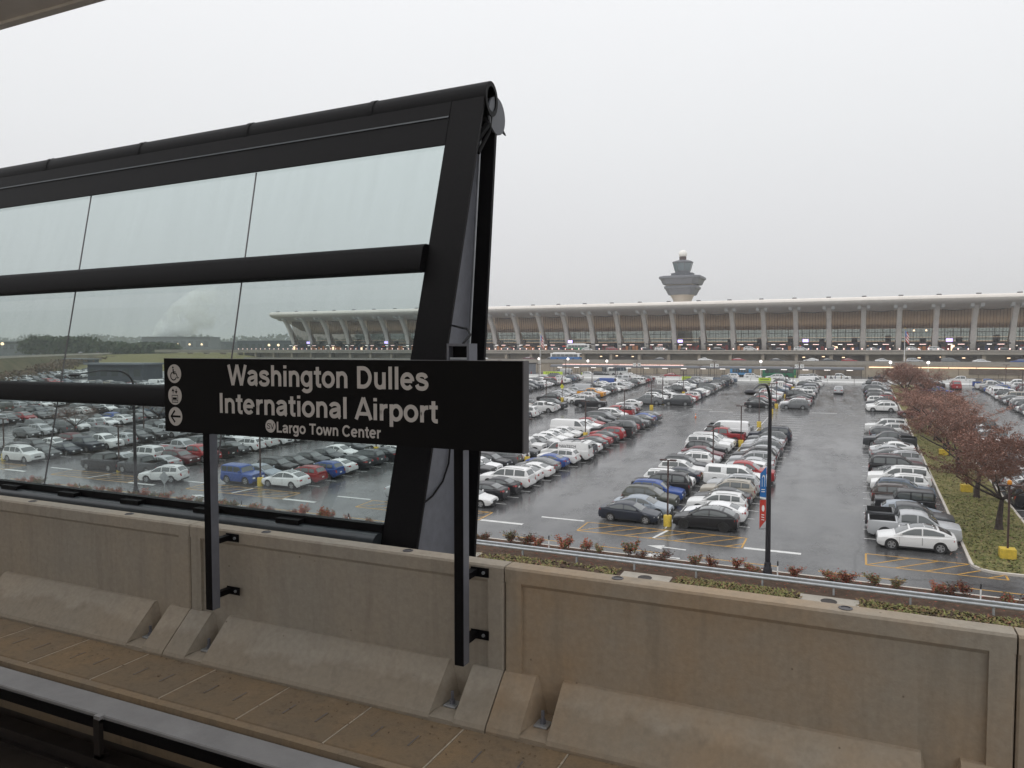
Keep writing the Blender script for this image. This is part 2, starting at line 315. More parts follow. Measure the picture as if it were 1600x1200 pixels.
# ------------------------------------------------------------------ stroke lettering (bold grotesque)
def arc(cx, cy, rx, ry, a0, a1, n=14):
    return [(cx+rx*math.cos(R(a0+(a1-a0)*i/n)), cy+ry*math.sin(R(a0+(a1-a0)*i/n))) for i in range(n+1)]
def spline(p, n=6):
    out = []
    for i in range(len(p)-1):
        a, b, c, d = p[max(i-1, 0)], p[i], p[i+1], p[min(i+2, len(p)-1)]
        for k in range(n):
            t = k/n
            out.append(tuple(.5*((2*b[j])+(-a[j]+c[j])*t+(2*a[j]-5*b[j]+4*c[j]-d[j])*t*t+(-a[j]+3*b[j]-3*c[j]+d[j])*t**3) for j in (0, 1)))
    return out+[p[-1]]
H = .064; X = .535; CAP = .72
def ring(cx, cy, rx, ry): return arc(cx, cy, rx, ry, 0, 360, 28)
GL = {
 'W': (.90, [[(.055, CAP), (.25, 0)], [(.25, 0), (.45, CAP)], [(.45, CAP), (.65, 0)], [(.65, 0), (.845, CAP)]]),
 'w': (.74, [[(.05, X), (.205, 0)], [(.205, 0), (.37, X)], [(.37, X), (.535, 0)], [(.535, 0), (.69, X)]]),
 'V': (.62, [[(.05, CAP), (.31, 0)], [(.31, 0), (.57, CAP)]]),
 'A': (.66, [[(.045, 0), (.33, CAP)], [(.33, CAP), (.615, 0)], [(.15, .19), (.51, .19)]]),
 'I': (.25, [[(.125, 0), (.125, CAP)]]), 'l': (.24, [[(.12, 0), (.12, CAP)]]), 'i': (.24, [[(.12, 0), (.12, X)], [(.12, CAP-.105), (.12, CAP)]]),
 'D': (.68, [[(.13, 0), (.13, CAP)], [(.13, CAP-H), (.30, CAP-H)]+arc(.30, CAP/2, .27, CAP/2-H, 90, -90, 18)+[(.30, H), (.13, H)]]),
 'L': (.54, [[(.13, 0), (.13, CAP)], [(.13, H), (.52, H)]]), 'T': (.58, [[(.29, 0), (.29, CAP)], [(.02, CAP-H), (.56, CAP-H)]]),
 'C': (.68, [arc(.345, CAP/2, .275, CAP/2-H+.012, 38, 322, 24)]),
 'H': (.68, [[(.13, 0), (.13, CAP)], [(.55, 0), (.55, CAP)], [(.13, .37), (.55, .37)]]), 'E': (.60, [[(.13, 0), (.13, CAP)], [(.13, H), (.55, H)], [(.13, CAP-H), (.55, CAP-H)], [(.13, .37), (.51, .37)]]),
 'S': (.64, [spline([(.545, .51), (.50, .62), (.32, .668), (.15, .62), (.12, .50), (.22, .42), (.42, .345), (.53, .25), (.52, .13), (.37, .05), (.19, .06), (.09, .14), (.075, .225)])]),
 'n': (.545, [[(.12, 0), (.12, X)], [(.12, .30)]+arc(.277, .32, .157, X-H-.32+.012, 180, 0, 14)+[(.434, 0)]]),
 'h': (.545, [[(.12, 0), (.12, CAP)], [(.12, .30)]+arc(.277, .32, .157, X-H-.32+.012, 180, 0, 14)+[(.434, 0)]]),
 'u': (.545, [[(.425, 0), (.425, X)], [(.12, X)]+arc(.272, .21, .152, .21-H+.012, 180, 360, 14)]),
 'r': (.36, [[(.12, 0), (.12, X)], [(.12, .27)]+arc(.30, .27, .18, X-H-.27, 180, 92, 8)+[(.345, X-H)]]),
 'o': (.555, [ring(.277, X/2, .20, X/2-H+.012)]),
 'p': (.56, [[(.12, -.19), (.12, X)], ring(.297, X/2, .18, X/2-H+.012)]),
 'g': (.55, [ring(.262, X/2+.012, .18, X/2-H+.004), [(.434, X), (.434, -.03)]+arc(.262, -.03, .172, .11, 0, -160, 12)]),
 'e': (.545, [[(.085, .275), (.455, .275)], arc(.272, X/2, .19, X/2-H+.012, 0, 318, 24)]),
 'a': (.535, [arc(.255, .37, .165, X-H-.37+.012, 168, 0, 10)+[(.42, .12), (.435, .05), (.48, .03)], spline([(.42, .315), (.27, .285), (.14, .245), (.10, .16), (.155, .075), (.26, .065), (.36, .115), (.42, .20)])]),
 's': (.51, [spline([(.42, .375), (.37, .45), (.255, .48), (.14, .45), (.115, .375), (.18, .315), (.31, .275), (.41, .225), (.43, .15), (.37, .07), (.255, .047), (.13, .075), (.075, .165)])]),
 't': (.335, [[(.165, .68), (.165, .14)]+arc(.255, .14, .09, .085, 180, 270, 6)+[(.315, .055)], [(.02, X-.05), (.315, X-.05)]]),
 '1': (.5, [[(.30, 0), (.30, CAP)], [(.30, CAP-.06), (.13, .52)]]), '2': (.56, [spline([(.09, .50), (.13, .62), (.27, .665), (.43, .60), (.44, .47), (.30, .30), (.12, .11), (.10, H)]), [(.07, H), (.50, H)]]),
 '3': (.56, [spline([(.09, .55), (.17, .65), (.30, .66), (.43, .58), (.41, .44), (.24, .38)]), spline([(.24, .38), (.44, .31), (.46, .17), (.32, .055), (.17, .065), (.08, .17)])]),
 '4': (.56, [[(.39, 0), (.39, CAP)], [(.39, CAP), (.07, .20)], [(.05, .20), (.52, .20)]]), '5': (.56, [[(.47, CAP-H), (.15, CAP-H)], [(.15, CAP), (.11, .34)], spline([(.11, .36), (.25, .43), (.42, .37), (.46, .22), (.36, .07), (.20, .05), (.08, .14)])]),
 '6': (.56, [ring(.28, .22, .18, .17), spline([(.10, .22), (.11, .45), (.20, .62), (.34, .665), (.46, .58)])]), '7': (.56, [[(.05, CAP-H), (.51, CAP-H)], [(.48, CAP-.1), (.20, 0)]]),
 '0': (.56, [ring(.28, CAP/2, .19, CAP/2-H)]), ' ': (.27, []), '-': (.36, [[(.04, .27), (.32, .27)]]),
}
def stroke(mb, pts, w, m, P, k):
    """one pen stroke as a flat ribbon; P places it; k lifts each stroke a hair above the one before"""
    n = len(pts); closed = n > 3 and math.dist(pts[0], pts[-1]) < 1e-6; L_ = []; R_ = []
    for i, p in enumerate(pts):
        if closed: a = pts[i-1] if i else pts[-2]; b = pts[i+1] if i < n-1 else pts[1]
        else: a = pts[max(i-1, 0)]; b = pts[min(i+1, n-1)]
        d = Vector((b[0]-a[0], b[1]-a[1])); d = d.normalized() if d.length else Vector((1, 0)); q = Vector((-d.y, d.x))*w/2
        L_.append((p[0]+q.x, p[1]+q.y)); R_.append((p[0]-q.x, p[1]-q.y))
    for i in range(n-1): mb.quad(P(*L_[i], k), P(*L_[i+1], k), P(*R_[i+1], k), P(*R_[i], k), m)
def lettering(mb, text, x0, x1, z0, cap, y, m, weight=.128):
    """TEXT from x0 to x1 with its baseline at z0 on the upright plane at y, facing -y"""
    tot = sum(GL[c][0] for c in text); sx = (x1-x0)/tot; sz = cap/CAP; x = 0; k = 0
    for c in text:
        adv, st = GL[c]
        for s_ in st:
            stroke(mb, [(x+p[0], p[1]) for p in s_], weight*(.96 if c in 'WwVA' else 1)*(.92 if s_[0][1] == s_[-1][1] else 1), m,
                   lambda a, b, q: (x0+a*sx, y-.0006-.0003*(q % 7), z0+b*sz), k); k += 1
        x += adv
# ------------------------------------------------------------------ the station: roof, platform, track bed, parapet
def structure_box(name, x0, x1, y0, y1, z0, z1, m):
    b = MB(); b.box(x0, x1, y0, y1, z0, z1, m); return struct(b.build(name))
mat('roof_panel', (.72, .69, .67), .7, 0, .3, .12, 1.5); mat('platform_tile', (.36, .30, .26), .7, 0, .4, .2, 4); mat('trackbed_concrete', (.085, .07, .058), .9, 0, .3, .4, 1.5)
b = MB(); b.box(-34, 2.5, -3.2, 3.50, CZ+2.36, CZ+2.8, 'roof_panel'); b.box(-34, 2.5, 3.50, 3.56, CZ+2.34, CZ+2.85, 'roof_panel')
struct(b.build('station_roof'))
structure_box('platform', -60, 60, -7.5, .8, CZ-2.6, CZ-1.62, 'platform_tile')
structure_box('viaduct_deck', -60, 60, -8, 4.97, CZ-4.2, CZ-3.35, 'trackbed_concrete')
b = MB(); b.box(-60, 60, 3.89, 4.97, CZ-3.35, CZ-2.72, 'trackbed_concrete'); b.box(-60, 60, 3.825, 3.888, CZ-3.0, CZ-2.605, 'walkway_concrete')
struct(b.build('walkway_kerb'))

mat('joint_filler', (.42, .36, .28), .9, 0, .3, .3, 12)
def cover_slab(x0):
    b = MB(); w = .75
    b.bbox(0, w, 0, .57, 0, .12, 'walkway_concrete', .008)
    for u in (.24, .53):
        b.box(u-.006, u+.006, .20, .34, .1195, .122, 'sign_edge'); b.box(u+.006, u+.013, .20, .34, .1195, .123, 'walkway_concrete')
    b.box(.7505, .7615, 0, .57, .04, .1165, 'joint_filler')
    return b, (x0, 3.892, CZ-2.72)
slab = None
for k in range(-4, 9):
    x = -5.45+.762*k
    n = k+5
    lab = 'stained concrete walkway slab with lifting slots below the parapet, %s from the left end' % ORD[n-1]
    if slab is None:
        b, l = cover_slab(x); slab = b.build('walkway_slab', loc=l); o = slab
    else:
        o = dup(slab, (x, 3.892, CZ-2.72))
    tag(o, lab, 'paving slab', 'walkway slabs beside the track')

def barrier(x0, x1, cm):
    """precast parapet panel; local origin at its left foot"""
    L_ = x1-x0; b = MB()
    b.box(0, L_, .03, .155, 0, .956, cm)
    b.prism([(0, .955), (0, 1.045), (.012, 1.06), (.143, 1.06), (.155, 1.045), (.155, .955)], 'x', 0, L_, cm)

    for a, c in ((0, .125), (L_-.125, L_)):
        e = .012
        b.prism([(a+(e if a == 0 else 0), 0), (c-(e if a else 0), 0), (c, .012 if a else 0), (c, .031), (a, .031), (a, .012 if a == 0 else 0)], 'z', .30, .955, cm)
    b.prism([(a_, z_) for a_, z_ in ((0, .958), (.0305, .925), (.0305, .958))], 'x', .125, L_-.125, cm)      # sloping drip under the coping
    prof = [(.03, .315), (.0, .312), (-.018, .300), (-.295, .045), (-.31, .02), (-.31, 0), (.03, 0)]
    nl, nr = (.245, .44), (L_-.44, L_-.245)
    for a, c in ((.0, nl[0]), (nl[1], nr[0]), (nr[1], L_)): b.prism(prof, 'x', a, c, cm)
    low = [(.03, .05), (-.20, .05), (-.306, .03), (-.31, 0), (.03, 0)]
    for a, c in (nl, nr):
        b.prism(low, 'x', a, c, cm)
        for s, xx in ((1, a), (-1, c)):                                    # flared cheeks of the anchor pocket
            b.add([(xx, .03, .315), (xx+s*.07, .03, .05), (xx, .03, .05), (xx, -.29, .05)], [(0, 1, 3), (0, 2, 1), (2, 3, 1)], cm)
    return b
def barrier_bolt():
    b = MB(); b.bbox(-.05, .05, -.05, .05, 0, .014, 'galvanised', .004); b.lathe([(.022, .014), (.022, .04), (.0125, .04), (.0125, .10)], 'grey_steel', 6); return b
bolt_me = barrier_bolt().mesh('anchor_bolt')
x = -5.295-3.055*2; bar_lab = {
 0: 'tan concrete parapet panel at the far left under the glass screen', 1: 'tan concrete parapet panel left of the station sign posts', 2: 'tan concrete parapet panel carrying both station sign posts',
 3: 'rust stained concrete parapet panel right of the station sign', 4: 'concrete parapet panel at the right edge of the picture'}
for k in range(5):
    o = barrier(x, x+3.045, 'rusty_concrete' if k >= 3 else 'barrier_concrete').build('concrete_barrier', loc=(x, 4.75, CZ-2.6))
    tag(o, bar_lab[k], 'barrier', 'parapet panels along the track')
    for u in (.345, 3.045-.345): obj('anchor_bolt', bolt_me, o, (u, -.13, .05))
    if k >= 1:
        for u in (.8, 2.2):
            q = MB(); q.lathe([(.04, 0), (.04, .004), (.028, .006), (.028, .001)], 'sign_edge', 14); q.build('lifting_socket', o, loc=(u, .078, 1.0605))
    x += 3.055

# third rail under its cover board, and the running rails
t = thing('third_rail', 'grey covered third rail on insulators beside the walkway', 'third rail', (0, 3.6, CZ-3.35))
mat('cover_board', (.27, .265, .265), .55, 0, .4, .15, 3, .08); mat('rail_steel', (.05, .042, .038), .5, .6, .5, .3, 4); mat('porcelain', (.26, .25, .20), .35, 0, .5, .2, 6)
b = MB(); b.bbox(-30, 30, -.01, .215, .675, .71, 'cover_board', .008); b.box(-30, 30, -.015, .01, .60, .68, 'black_steel'); b.build('cover_board', t)
b = MB(); b.box(-30, 30, -.04, .10, .36, .39, 'rail_steel'); b.box(-30, 30, .02, .045, .26, .36, 'rail_steel'); b.box(-30, 30, -.02, .08, .235, .26, 'rail_steel'); b.build('contact_rail', t)
for x in [-9.1+1.9*i for i in range(7)]:
    b = MB(); b.lathe([(.06, 0), (.06, .06), (.10, .07), (.10, .10), (.06, .12), (.10, .14), (.09, .17), (.05, .19), (.05, .235)], 'porcelain', 14, 'z', (x, .03, 0)); b.build('insulator', t, smooth=40)
    b = MB(); b.box(x+.35, x+.41, -.05, -.015, .40, .69, 'rail_steel'); b.box(x+.35, x+.41, -.05, .03, .395, .43, 'rail_steel'); b.box(x+.35, x+.41, -.045, .005, .665, .714, 'cover_board'); b.build('bracket', t)
mat('ballast_dirt', (.16, .12, .09), .95, 0, .2, .5, 3, .6)
b = MB(); b.box(-30, 30, 2.95, 3.45, CZ-3.35, CZ-3.32, 'ballast_dirt'); struct(b.build('track_grout'))
for yy, lab in ((2.75, 'rusty running rail nearer the third rail'), (1.3, 'rusty running rail beside the platform edge')):
    b = MB(); b.prism([(-.07, 0), (.07, 0), (.07, .015), (.012, .035), (.012, .12), (.036, .13), (.036, .165), (-.036, .165), (-.036, .13), (-.012, .12), (-.012, .035), (-.07, .015)], 'x', -30, 30, 'rail_steel')
    tag(b.build('running_rail', loc=(0, yy, CZ-3.35)), lab, 'rail', 'running rails of the track')

# ------------------------------------------------------------------ station sign on two posts
SY = 4.45
sign = thing('station_sign', 'black station name sign on two posts bolted to the parapet', 'sign', (-3.6, SY, CZ-2.2))
def P(o): o.matrix_parent_inverse = o.parent.matrix_basis.inverted(); return o
def sub(b, name, par=None, smooth=None):
    o = b.build(name, None, smooth); r = par or sign
    o.parent = r
    top = r
    while top.parent is not None: top = top.parent
    o.location = tuple(-Vector(top.location)) if r is top else (0, 0, 0)
    return o
b = MB(); b.box(-5.213, -1.970, SY, SY+.080, CZ-.682, CZ-.081, 'sign_black'); b.box(-1.970, -1.962, SY-.002, SY+.082, CZ-.684, CZ-.079, 'sign_edge'); b.box(-5.215, -1.968, SY-.001, SY+.081, CZ-.081, CZ-.078, 'sign_edge')
panel = sub(b, 'panel')
for txt, xa, xb, zb, cap in (('Washington Dulles', -4.515, -2.675, -.285, .160), ('International Airport', -4.615, -2.600, -.508, .158), ('Largo Town Center', -4.030, -3.070, -.638, .082)):
    tot = sum(GL[c][0] for c in txt); at_ = 0
    for word in txt.split(' '):
        wd_ = sum(GL[c][0] for c in word); k_ = (xb-xa)/tot
        b = MB(); lettering(b, word, xa+at_*k_, xa+(at_+wd_)*k_, CZ+zb, cap, SY, 'sign_white', .133); sub(b, 'lettering', panel); at_ += wd_+GL[' '][0]
def disc(b, cx, cz, r, y, m, n=36):
    b.add([(cx+r*math.cos(2*math.pi*i/n), y, cz+r*math.sin(2*math.pi*i/n)) for i in range(n)], [tuple(range(n))], m)
def pict(cx, cz, r, strokes, polys=()):
    b = MB(); disc(b, cx, cz, r, SY-.0012, 'sign_white'); k = 1
    for w, pts in strokes:
        stroke(b, pts, w, 'sign_black', lambda a, c, q: (cx+a*r, SY-.0018-.0003*q, cz+c*r), k); k += 1
    for pl in polys:
        b.add([(cx+a*r, SY-.0018-.0003*k, cz+c*r) for a, c in pl], [tuple(range(len(pl)))], 'sign_black'); k += 1
    return sub(b, 'pictogram', panel)
pict(-5.095, CZ-.204, .077, [(.17, [(-.16, .50), (-.13, .02)]), (.13, [(-.14, .18), (.22, .18)]), (.13, [(-.13, .0), (.30, .0), (.50, -.46), (.68, -.40)]), (.12, arc(-.10, -.25, .42, .42, 110, 345, 20)), (.1, ring(-.17, .66, .06, .06))])
pict(-5.093, CZ-.383, .077, [(.10, [(-.42, .02), (.42, .02), (.42, -.72), (-.42, -.72), (-.42, .02)]), (.09, [(-.25, .22), (-.25, .5)]), (.09, [(.22, .72), (.22, .4)]), (.06, [(-.42, -.5), (.42, -.5)])],
     [[(-.47, .45), (-.03, .45), (-.25, .74)], [(0, .48), (.44, .48), (.22, .18)], [(-.3, -.2), (.3, -.2), (.3, -.44), (-.3, -.44)]])
pict(-5.092, CZ-.555, .077, [(.22, [(-.6, 0), (.76, 0)]), (.22, [(-.06, .62), (-.62, 0), (-.06, -.62)])])
b = MB(); disc(b, -4.084, CZ-.592, .050, SY-.0012, 'sign_white')
for i, (c, xa) in enumerate((('S', -4.122), ('V', -4.084))):
    for j, s_ in enumerate(GL[c][1]): stroke(b, s_, .09, 'sign_black', lambda a, z, q: (xa+a*.062, SY-.0018-.0003*q, CZ-.614+z*.062), i*3+j)
sub(b, 'line_roundel', panel)
for xa, foot in ((-4.885, -2.165), (-2.530, -2.215)):
    b = MB(); b.bbox(xa, xa+.073, SY+.083, SY+.170, CZ+foot, CZ-.30, 'black_steel', .004); b.box(xa+.0735, xa+.0745, SY+.086, SY+.167, CZ+foot+.003, CZ-.70, 'grey_steel'); post = sub(b, 'post')  # thin grey sheet paints the lit right face onto the black post
    for zz in (-1.60, -2.055):
        b = MB(); b.box(xa+.02, xa+.076, SY+.171, SY+.293, CZ+zz-.022, CZ+zz+.022, 'black_steel'); b.bbox(xa+.02, xa+.165, SY+.292, SY+.299, CZ+zz-.034, CZ+zz+.034, 'black_steel', .002)
        b.lathe([(.012, 0), (.012, .012)], 'galvanised', 6, 'y', (xa+.125, SY+.28, CZ+zz)); sub(b, 'bracket', post)

# ------------------------------------------------------------------ tilted glass windscreen behind the parapet
ws = thing('glass_windscreen', 'tall black steel windscreen with tilted glass panes behind the sign', 'windscreen', (-3.4, 5.2, CZ-2.6))
def wy(z): return 5.2+(z+1.63)*.31
def plate(b, x0, x1, z0, z1, th, m, dy=0):
    p = [(x0, wy(z0)+dy, CZ+z0), (x1, wy(z0)+dy, CZ+z0), (x1, wy(z0)+dy+th, CZ+z0), (x0, wy(z0)+dy+th, CZ+z0),
         (x0, wy(z1)+dy, CZ+z1), (x1, wy(z1)+dy, CZ+z1), (x1, wy(z1)+dy+th, CZ+z1), (x0, wy(z1)+dy+th, CZ+z1)]
    b.hexa(p, m)
XL = -16.
def lean(b, k):
    for i, p in enumerate(b.v): b.v[i] = (p[0], p[1]+k*(p[0]+9.6)*.31, p[2]+k*(p[0]+9.6))
    return b
b = MB(); plate(b, -3.60, -3.25, -2.55, 2.39, .03, 'black_steel'); sub(b, 'front_flange', ws)
b = MB(); b.hexa([(-3.60, 6.14, CZ-2.55), (-3.25, 6.14, CZ-2.55), (-3.25, 6.18, CZ-2.55), (-3.60, 6.18, CZ-2.55), (-3.60, 6.68, CZ+2.15), (-3.25, 6.68, CZ+2.15), (-3.25, 6.72, CZ+2.15), (-3.60, 6.72, CZ+2.15)], 'black_steel'); sub(b, 'rear_flange', ws)
b = MB(); q = [(wy(-2.55)+.031, -2.55), (6.139, -2.55), (6.679, 2.12), (wy(2.12)+.031, 2.12)]; b.prism([(y_, CZ+z_) for y_, z_ in q], 'x', -3.435, -3.415, 'grey_steel')
b.tube([(-3.405, 6.139-.01, CZ-2.5), (-3.405, 6.679-.012, CZ+2.1)], .012, 'galvanised', 6); sub(b, 'web_plate', ws)
b = MB(); plate(b, XL, -3.601, 1.86, 2.30, .035, 'black_steel', -.004); plate(b, XL, -3.602, 2.135, 2.150, .012, 'dark_rail', -.012); lean(b, .0125); sub(b, 'top_plate', ws)  # raised ledge line; its lighter tone paints a highlight along the beam
cz_, cy_ = 2.31, wy(2.31)+.128
b = MB(); n = 20; ri, ro = .095, .132
vs = []; fs = []
for xx in (XL, -3.235):
    for r_ in (ro, ri):
        vs += [(xx, cy_+r_*math.cos(2*math.pi*k/n), CZ+cz_+r_*math.sin(2*math.pi*k/n)*1.25) for k in range(n)]
for k in range(n):
    k2 = (k+1) % n
    fs += [(k, k2, 2*n+k2, 2*n+k), (n+k2, n+k, 3*n+k, 3*n+k2), (2*n+k, 2*n+k2, 3*n+k2, 3*n+k), (k2, k, n+k, n+k2)]
b.add(vs, fs, 'black_steel'); lean(b, .0125); top_rail = sub(b, 'top_rail', ws, 40)
for xx in (-4.55, -6.2, -7.9, -9.6, -11.3):                     # clips over the rolled top
    b = MB(); b.tube([(xx-.035, cy_, CZ+cz_), (xx+.035, cy_, CZ+cz_)], .001, 'black_steel', 6)
    vs = [(xx+s, cy_+(ro+.006)*math.cos(a), CZ+cz_+(ro+.006)*1.25*math.sin(a)) for s in (-.03, .03) for a in [R(60+10*i) for i in range(15)]]
    b.add(vs, [(i, i+1, 16+i, 15+i) for i in range(14)], 'black_steel'); lean(b, .0125); sub(b, 'clip', top_rail)
b = MB(); b.lathe([(.165, -12), (.178, -.03), (.178, 0)], 'black_steel', 28, 'x', (-3.255, 6.72, CZ+2.27)); b.lathe([(.180, -.012), (.180, .006)], 'disc_grey', 28, 'x', (-3.255, 6.72, CZ+2.27)); b.prism([(6.87, CZ+2.15), (6.95, CZ+2.14), (6.87, CZ+2.19)], 'x', -3.275, -3.26, 'black_steel'); sub(b, 'rear_tube', ws, 40)
b = MB(); b.tube([(-3.30, cy_, CZ+2.28), (-3.28, cy_+.02, CZ+2.15), (-3.33, wy(1.9)+.08, CZ+1.92), (-3.40, wy(1.7)+.06, CZ+1.6)], .035, 'black_steel', 7); b.tube([(-3.26, cy_+.05, CZ+2.25), (-3.27, cy_+.03, CZ+2.08), (-3.30, wy(1.9)+.12, CZ+1.85)], .02, 'black_steel', 7); sub(b, 'rain_pipe', ws, 40)
for nm, zc, rr in (('middle_rail', .79, .130), ('lower_rail', -.485, .108)):
    b = MB(); vs = []
    prof = [(-rr*.40, -rr), (-rr*.66, -rr*.90), (-rr*.74, -rr*.70), (-rr*.74, rr*.66), (-rr*.64, rr*.88), (-rr*.40, rr), (.03, rr), (.03, -rr)]
    b.prism([(wy(zc)+u+v*.31, CZ+zc+v) for u, v in prof], 'x', XL, -3.599 if nm == 'middle_rail' else -3.601, 'black_steel'); lean(b, .006 if nm == 'middle_rail' else 0); sub(b, nm, ws, 50)
b = MB(); b.tube([(XL, wy(-1.64)-.02, CZ-1.64), (-3.602, wy(-1.64)-.02, CZ-1.64)], .105, 'dark_rail', 18); b.box(XL, -3.602, wy(-1.5)-.02, wy(-1.5)+.05, CZ-1.60, CZ-1.475, 'black_steel'); br = sub(b, 'bottom_rail', ws, 40)
for xx in (-4.55, -5.55, -6.55, -7.5, -8.45, -9.4):
    b = MB(); b.box(xx-.13, xx+.13, wy(-1.5)-.10, wy(-1.5)-.02, CZ-1.56, CZ-1.50, 'black_steel'); sub(b, 'glass_clamp', br)
def jx(i, z): return (-3.55, -5.745-.11*(z-.0), -8.29-.16*z, -10.9-.2*z, -13.6-.24*z)[i]
for z0, z1 in ((.90, 1.94), (-.40, .70), (-1.52, -.56)):
    for i in range(4):
        b = MB(); p = []
        for z in (z0, z1):
            for (dy, sgn) in ((.036, 0), (.036, 1), (.048, 1), (.048, 0)):
                xx = jx(i+1, z)+.006 if sgn == 0 else jx(i, z)-.006*(i > 0)
                p.append((xx, wy(z)+dy, CZ+z))
        b.hexa(p, 'windscreen_glass'); sub(b, 'glass_pane', ws)
for i in (1, 2, 3):
    b = MB(); b.tube([(jx(i, -1.52), wy(-1.52)+.034, CZ-1.52), (jx(i, 1.9), wy(1.9)+.034, CZ+1.9)], .0085, 'sign_edge', 6); sub(b, 'joint_seal', ws)
b = MB(); x0, x1, y0, y1, z0, z1 = -2.585, -2.410, SY+.09, SY+.21, CZ-.30, CZ+.036; tk = .018
b.box(x0, x0+tk, y0, y1, z0, z1, 'grey_steel'); b.box(x1-tk, x1, y0, y1, z0, z1, 'grey_steel'); b.box(x0+tk, x1-tk, y0, y1, z1-tk, z1, 'grey_steel'); b.box(x0+tk, x1-tk, y0+.06, y1, z0, z1-tk, 'black_steel'); b.box(x0+tk, x1-tk, y0+.01, y0+.06, CZ-.075, CZ-.06, 'galvanised')
jb = b.build('junction_box', loc=(0, 0, 0)); jb.data.transform(Matrix.Translation((2.5, -SY-.15, -CZ+.3))); jb.location = (-2.5, SY+.15, CZ-.3)
tag(jb, 'open grey metal box standing on top of the right sign post', 'metal box')
b = MB()
for pts in ([(-2.50, SY+.17, CZ+.036), (-2.51, SY+.3, CZ+.10), (-2.72, 5.1, CZ+.15), (-3.40, wy(.2)+.25, CZ+.22)],
            [(-3.395, 6.03, CZ-.50), (-3.395, 6.03, CZ-.85), (-3.395, 5.99, CZ-1.05), (-3.395, 5.88, CZ-1.2), (-3.395, 5.70, CZ-1.30), (-3.395, 5.45, CZ-1.36)]):
    b.tube(pts, .009, 'black_steel', 7)
tag(b.build('power_cable', smooth=60), 'thin black cable hanging on the windscreen end plate', 'cable')

def litter(name, boxes, n, m, size, z, seed):
    r = random.Random(seed); b = MB()
    for _ in range(n):
        x0, x1, y0, y1 = r.choice(boxes); x = r.uniform(x0, x1); y = y1-(y1-y0)*r.random()**1.6; a = r.uniform(0, 6.28); s_ = size*r.uniform(.4, 1.3)
        zz = z(y) if callable(z) else z
        p = [(x+s_*math.cos(a+t)*q, y+s_*math.sin(a+t)*q, zz+.004+r.uniform(0, .3)*s_) for t, q in ((0, 1), (1.7, .55), (3.1, .9), (4.6, .5))]
        b.add(p, [(0, 1, 2, 3)], m)
    return struct(b.build(name, fix=False), 'stuff')
mixed('litter_bits', [(.05, .035, .022), (.16, .10, .05), (.09, .06, .04), (.24, .17, .10)])
litter('litter', [(-8, 1.5, 4.05, 4.43)], 420, 'litter_bits', .011, CZ-2.6, 3)
# ------------------------------------------------------------------ ground, lot, markings
FX = 1.0
def ground_z(x, y):
    if y < 200: base = SLOPE*max(y, 0)
    else: base = 7.18
    t = max(0, min(1, (-245-x)/40.0)); hill = max(0, min(1, (y-196+.35*min(0, x+300))/75.))*5.5+7.4      # the field on the left climbs to the airport road
    if y > 150 and t > 0: base = max(base, base*(1-t)+hill*t)
    return base-.02
b = MB()
xs = [-6000, -2500, -1200, -700, -560, -450, -400, -365, -330, -300, -280, -262, -245, -230, -190, -150, -100, -50, 0, 50, 100, 200, 500, 1500, 5000]
ys = [-300, 0, 50, 100, 150, 165, 180, 190, 199.9, 205, 217, 230, 260, 290, 320, 350, 380, 420, 600, 1200, 3000, 9000]
vs = [(x, y, ground_z(x, y)) for y in ys for x in xs]; nx = len(xs)
b.add(vs, [(j*nx+i, j*nx+i+1, (j+1)*nx+i+1, (j+1)*nx+i) for j in range(len(ys)-1) for i in range(nx-1)], 'grass_ground')
struct(b.build('ground'))
b = MB(); b.quad((-275, 48.2, lotz(48.2)), (90, 48.2, lotz(48.2)), (90, 200.2, lotz(200.2)), (-275, 200.2, lotz(200.2)), 'wet_asphalt')
b.quad((-230, 200.2, lotz(200.2)), (140, 200.2, lotz(200.2)), (140, 251, 7.19), (-230, 251, 7.19), 'wet_asphalt')
struct(b.build('parking_lot'))
b = MB(); b.quad((-120, 6, .3), (90, 6, .3), (90, 41.5, 1.48), (-120, 41.5, 1.48), 'wet_asphalt'); struct(b.build('service_road'))
T = .004
mk = MB()
def line(x0, y0, x1, y1, w, m='line_white', dz=T):
    d = Vector((x1-x0, y1-y0)).normalized(); q = Vector((-d.y, d.x))*w/2
    p = [(x0+q.x, y0+q.y), (x1+q.x, y1+q.y), (x1-q.x, y1-q.y), (x0-q.x, y0-q.y)]
    mk.quad(*[(a, c, lotz(c)+dz) for a, c in p], m)
PITCH = 2.6
B1, B2 = 55.7, 138.0                       # first stall of the near and of the far block
N1, N2 = 28, 22
CEN = [-12.95, -33.15, -53.25, -73.4, -93.5, -113.6]; HALF = 5.75
def hatch(x0, x1, y0, y1, skew=1.0):
    n = int((x1-x0)/1.9)
    for a, c in (((x0, y0), (x1, y0)), ((x0, y1), (x1, y1)), ((x0, y0), (x0, y1)), ((x1, y0), (x1, y1))): line(*a, *c, .12, 'line_yellow')
    for i in range(n+1):
        xa = x0+i*(x1-x0)/(n+.6); line(xa, y0, min(xa+2.6, x1), y0+(y1-y0)*min(1, (x1-xa)/2.6), .11, 'line_yellow', T*2)
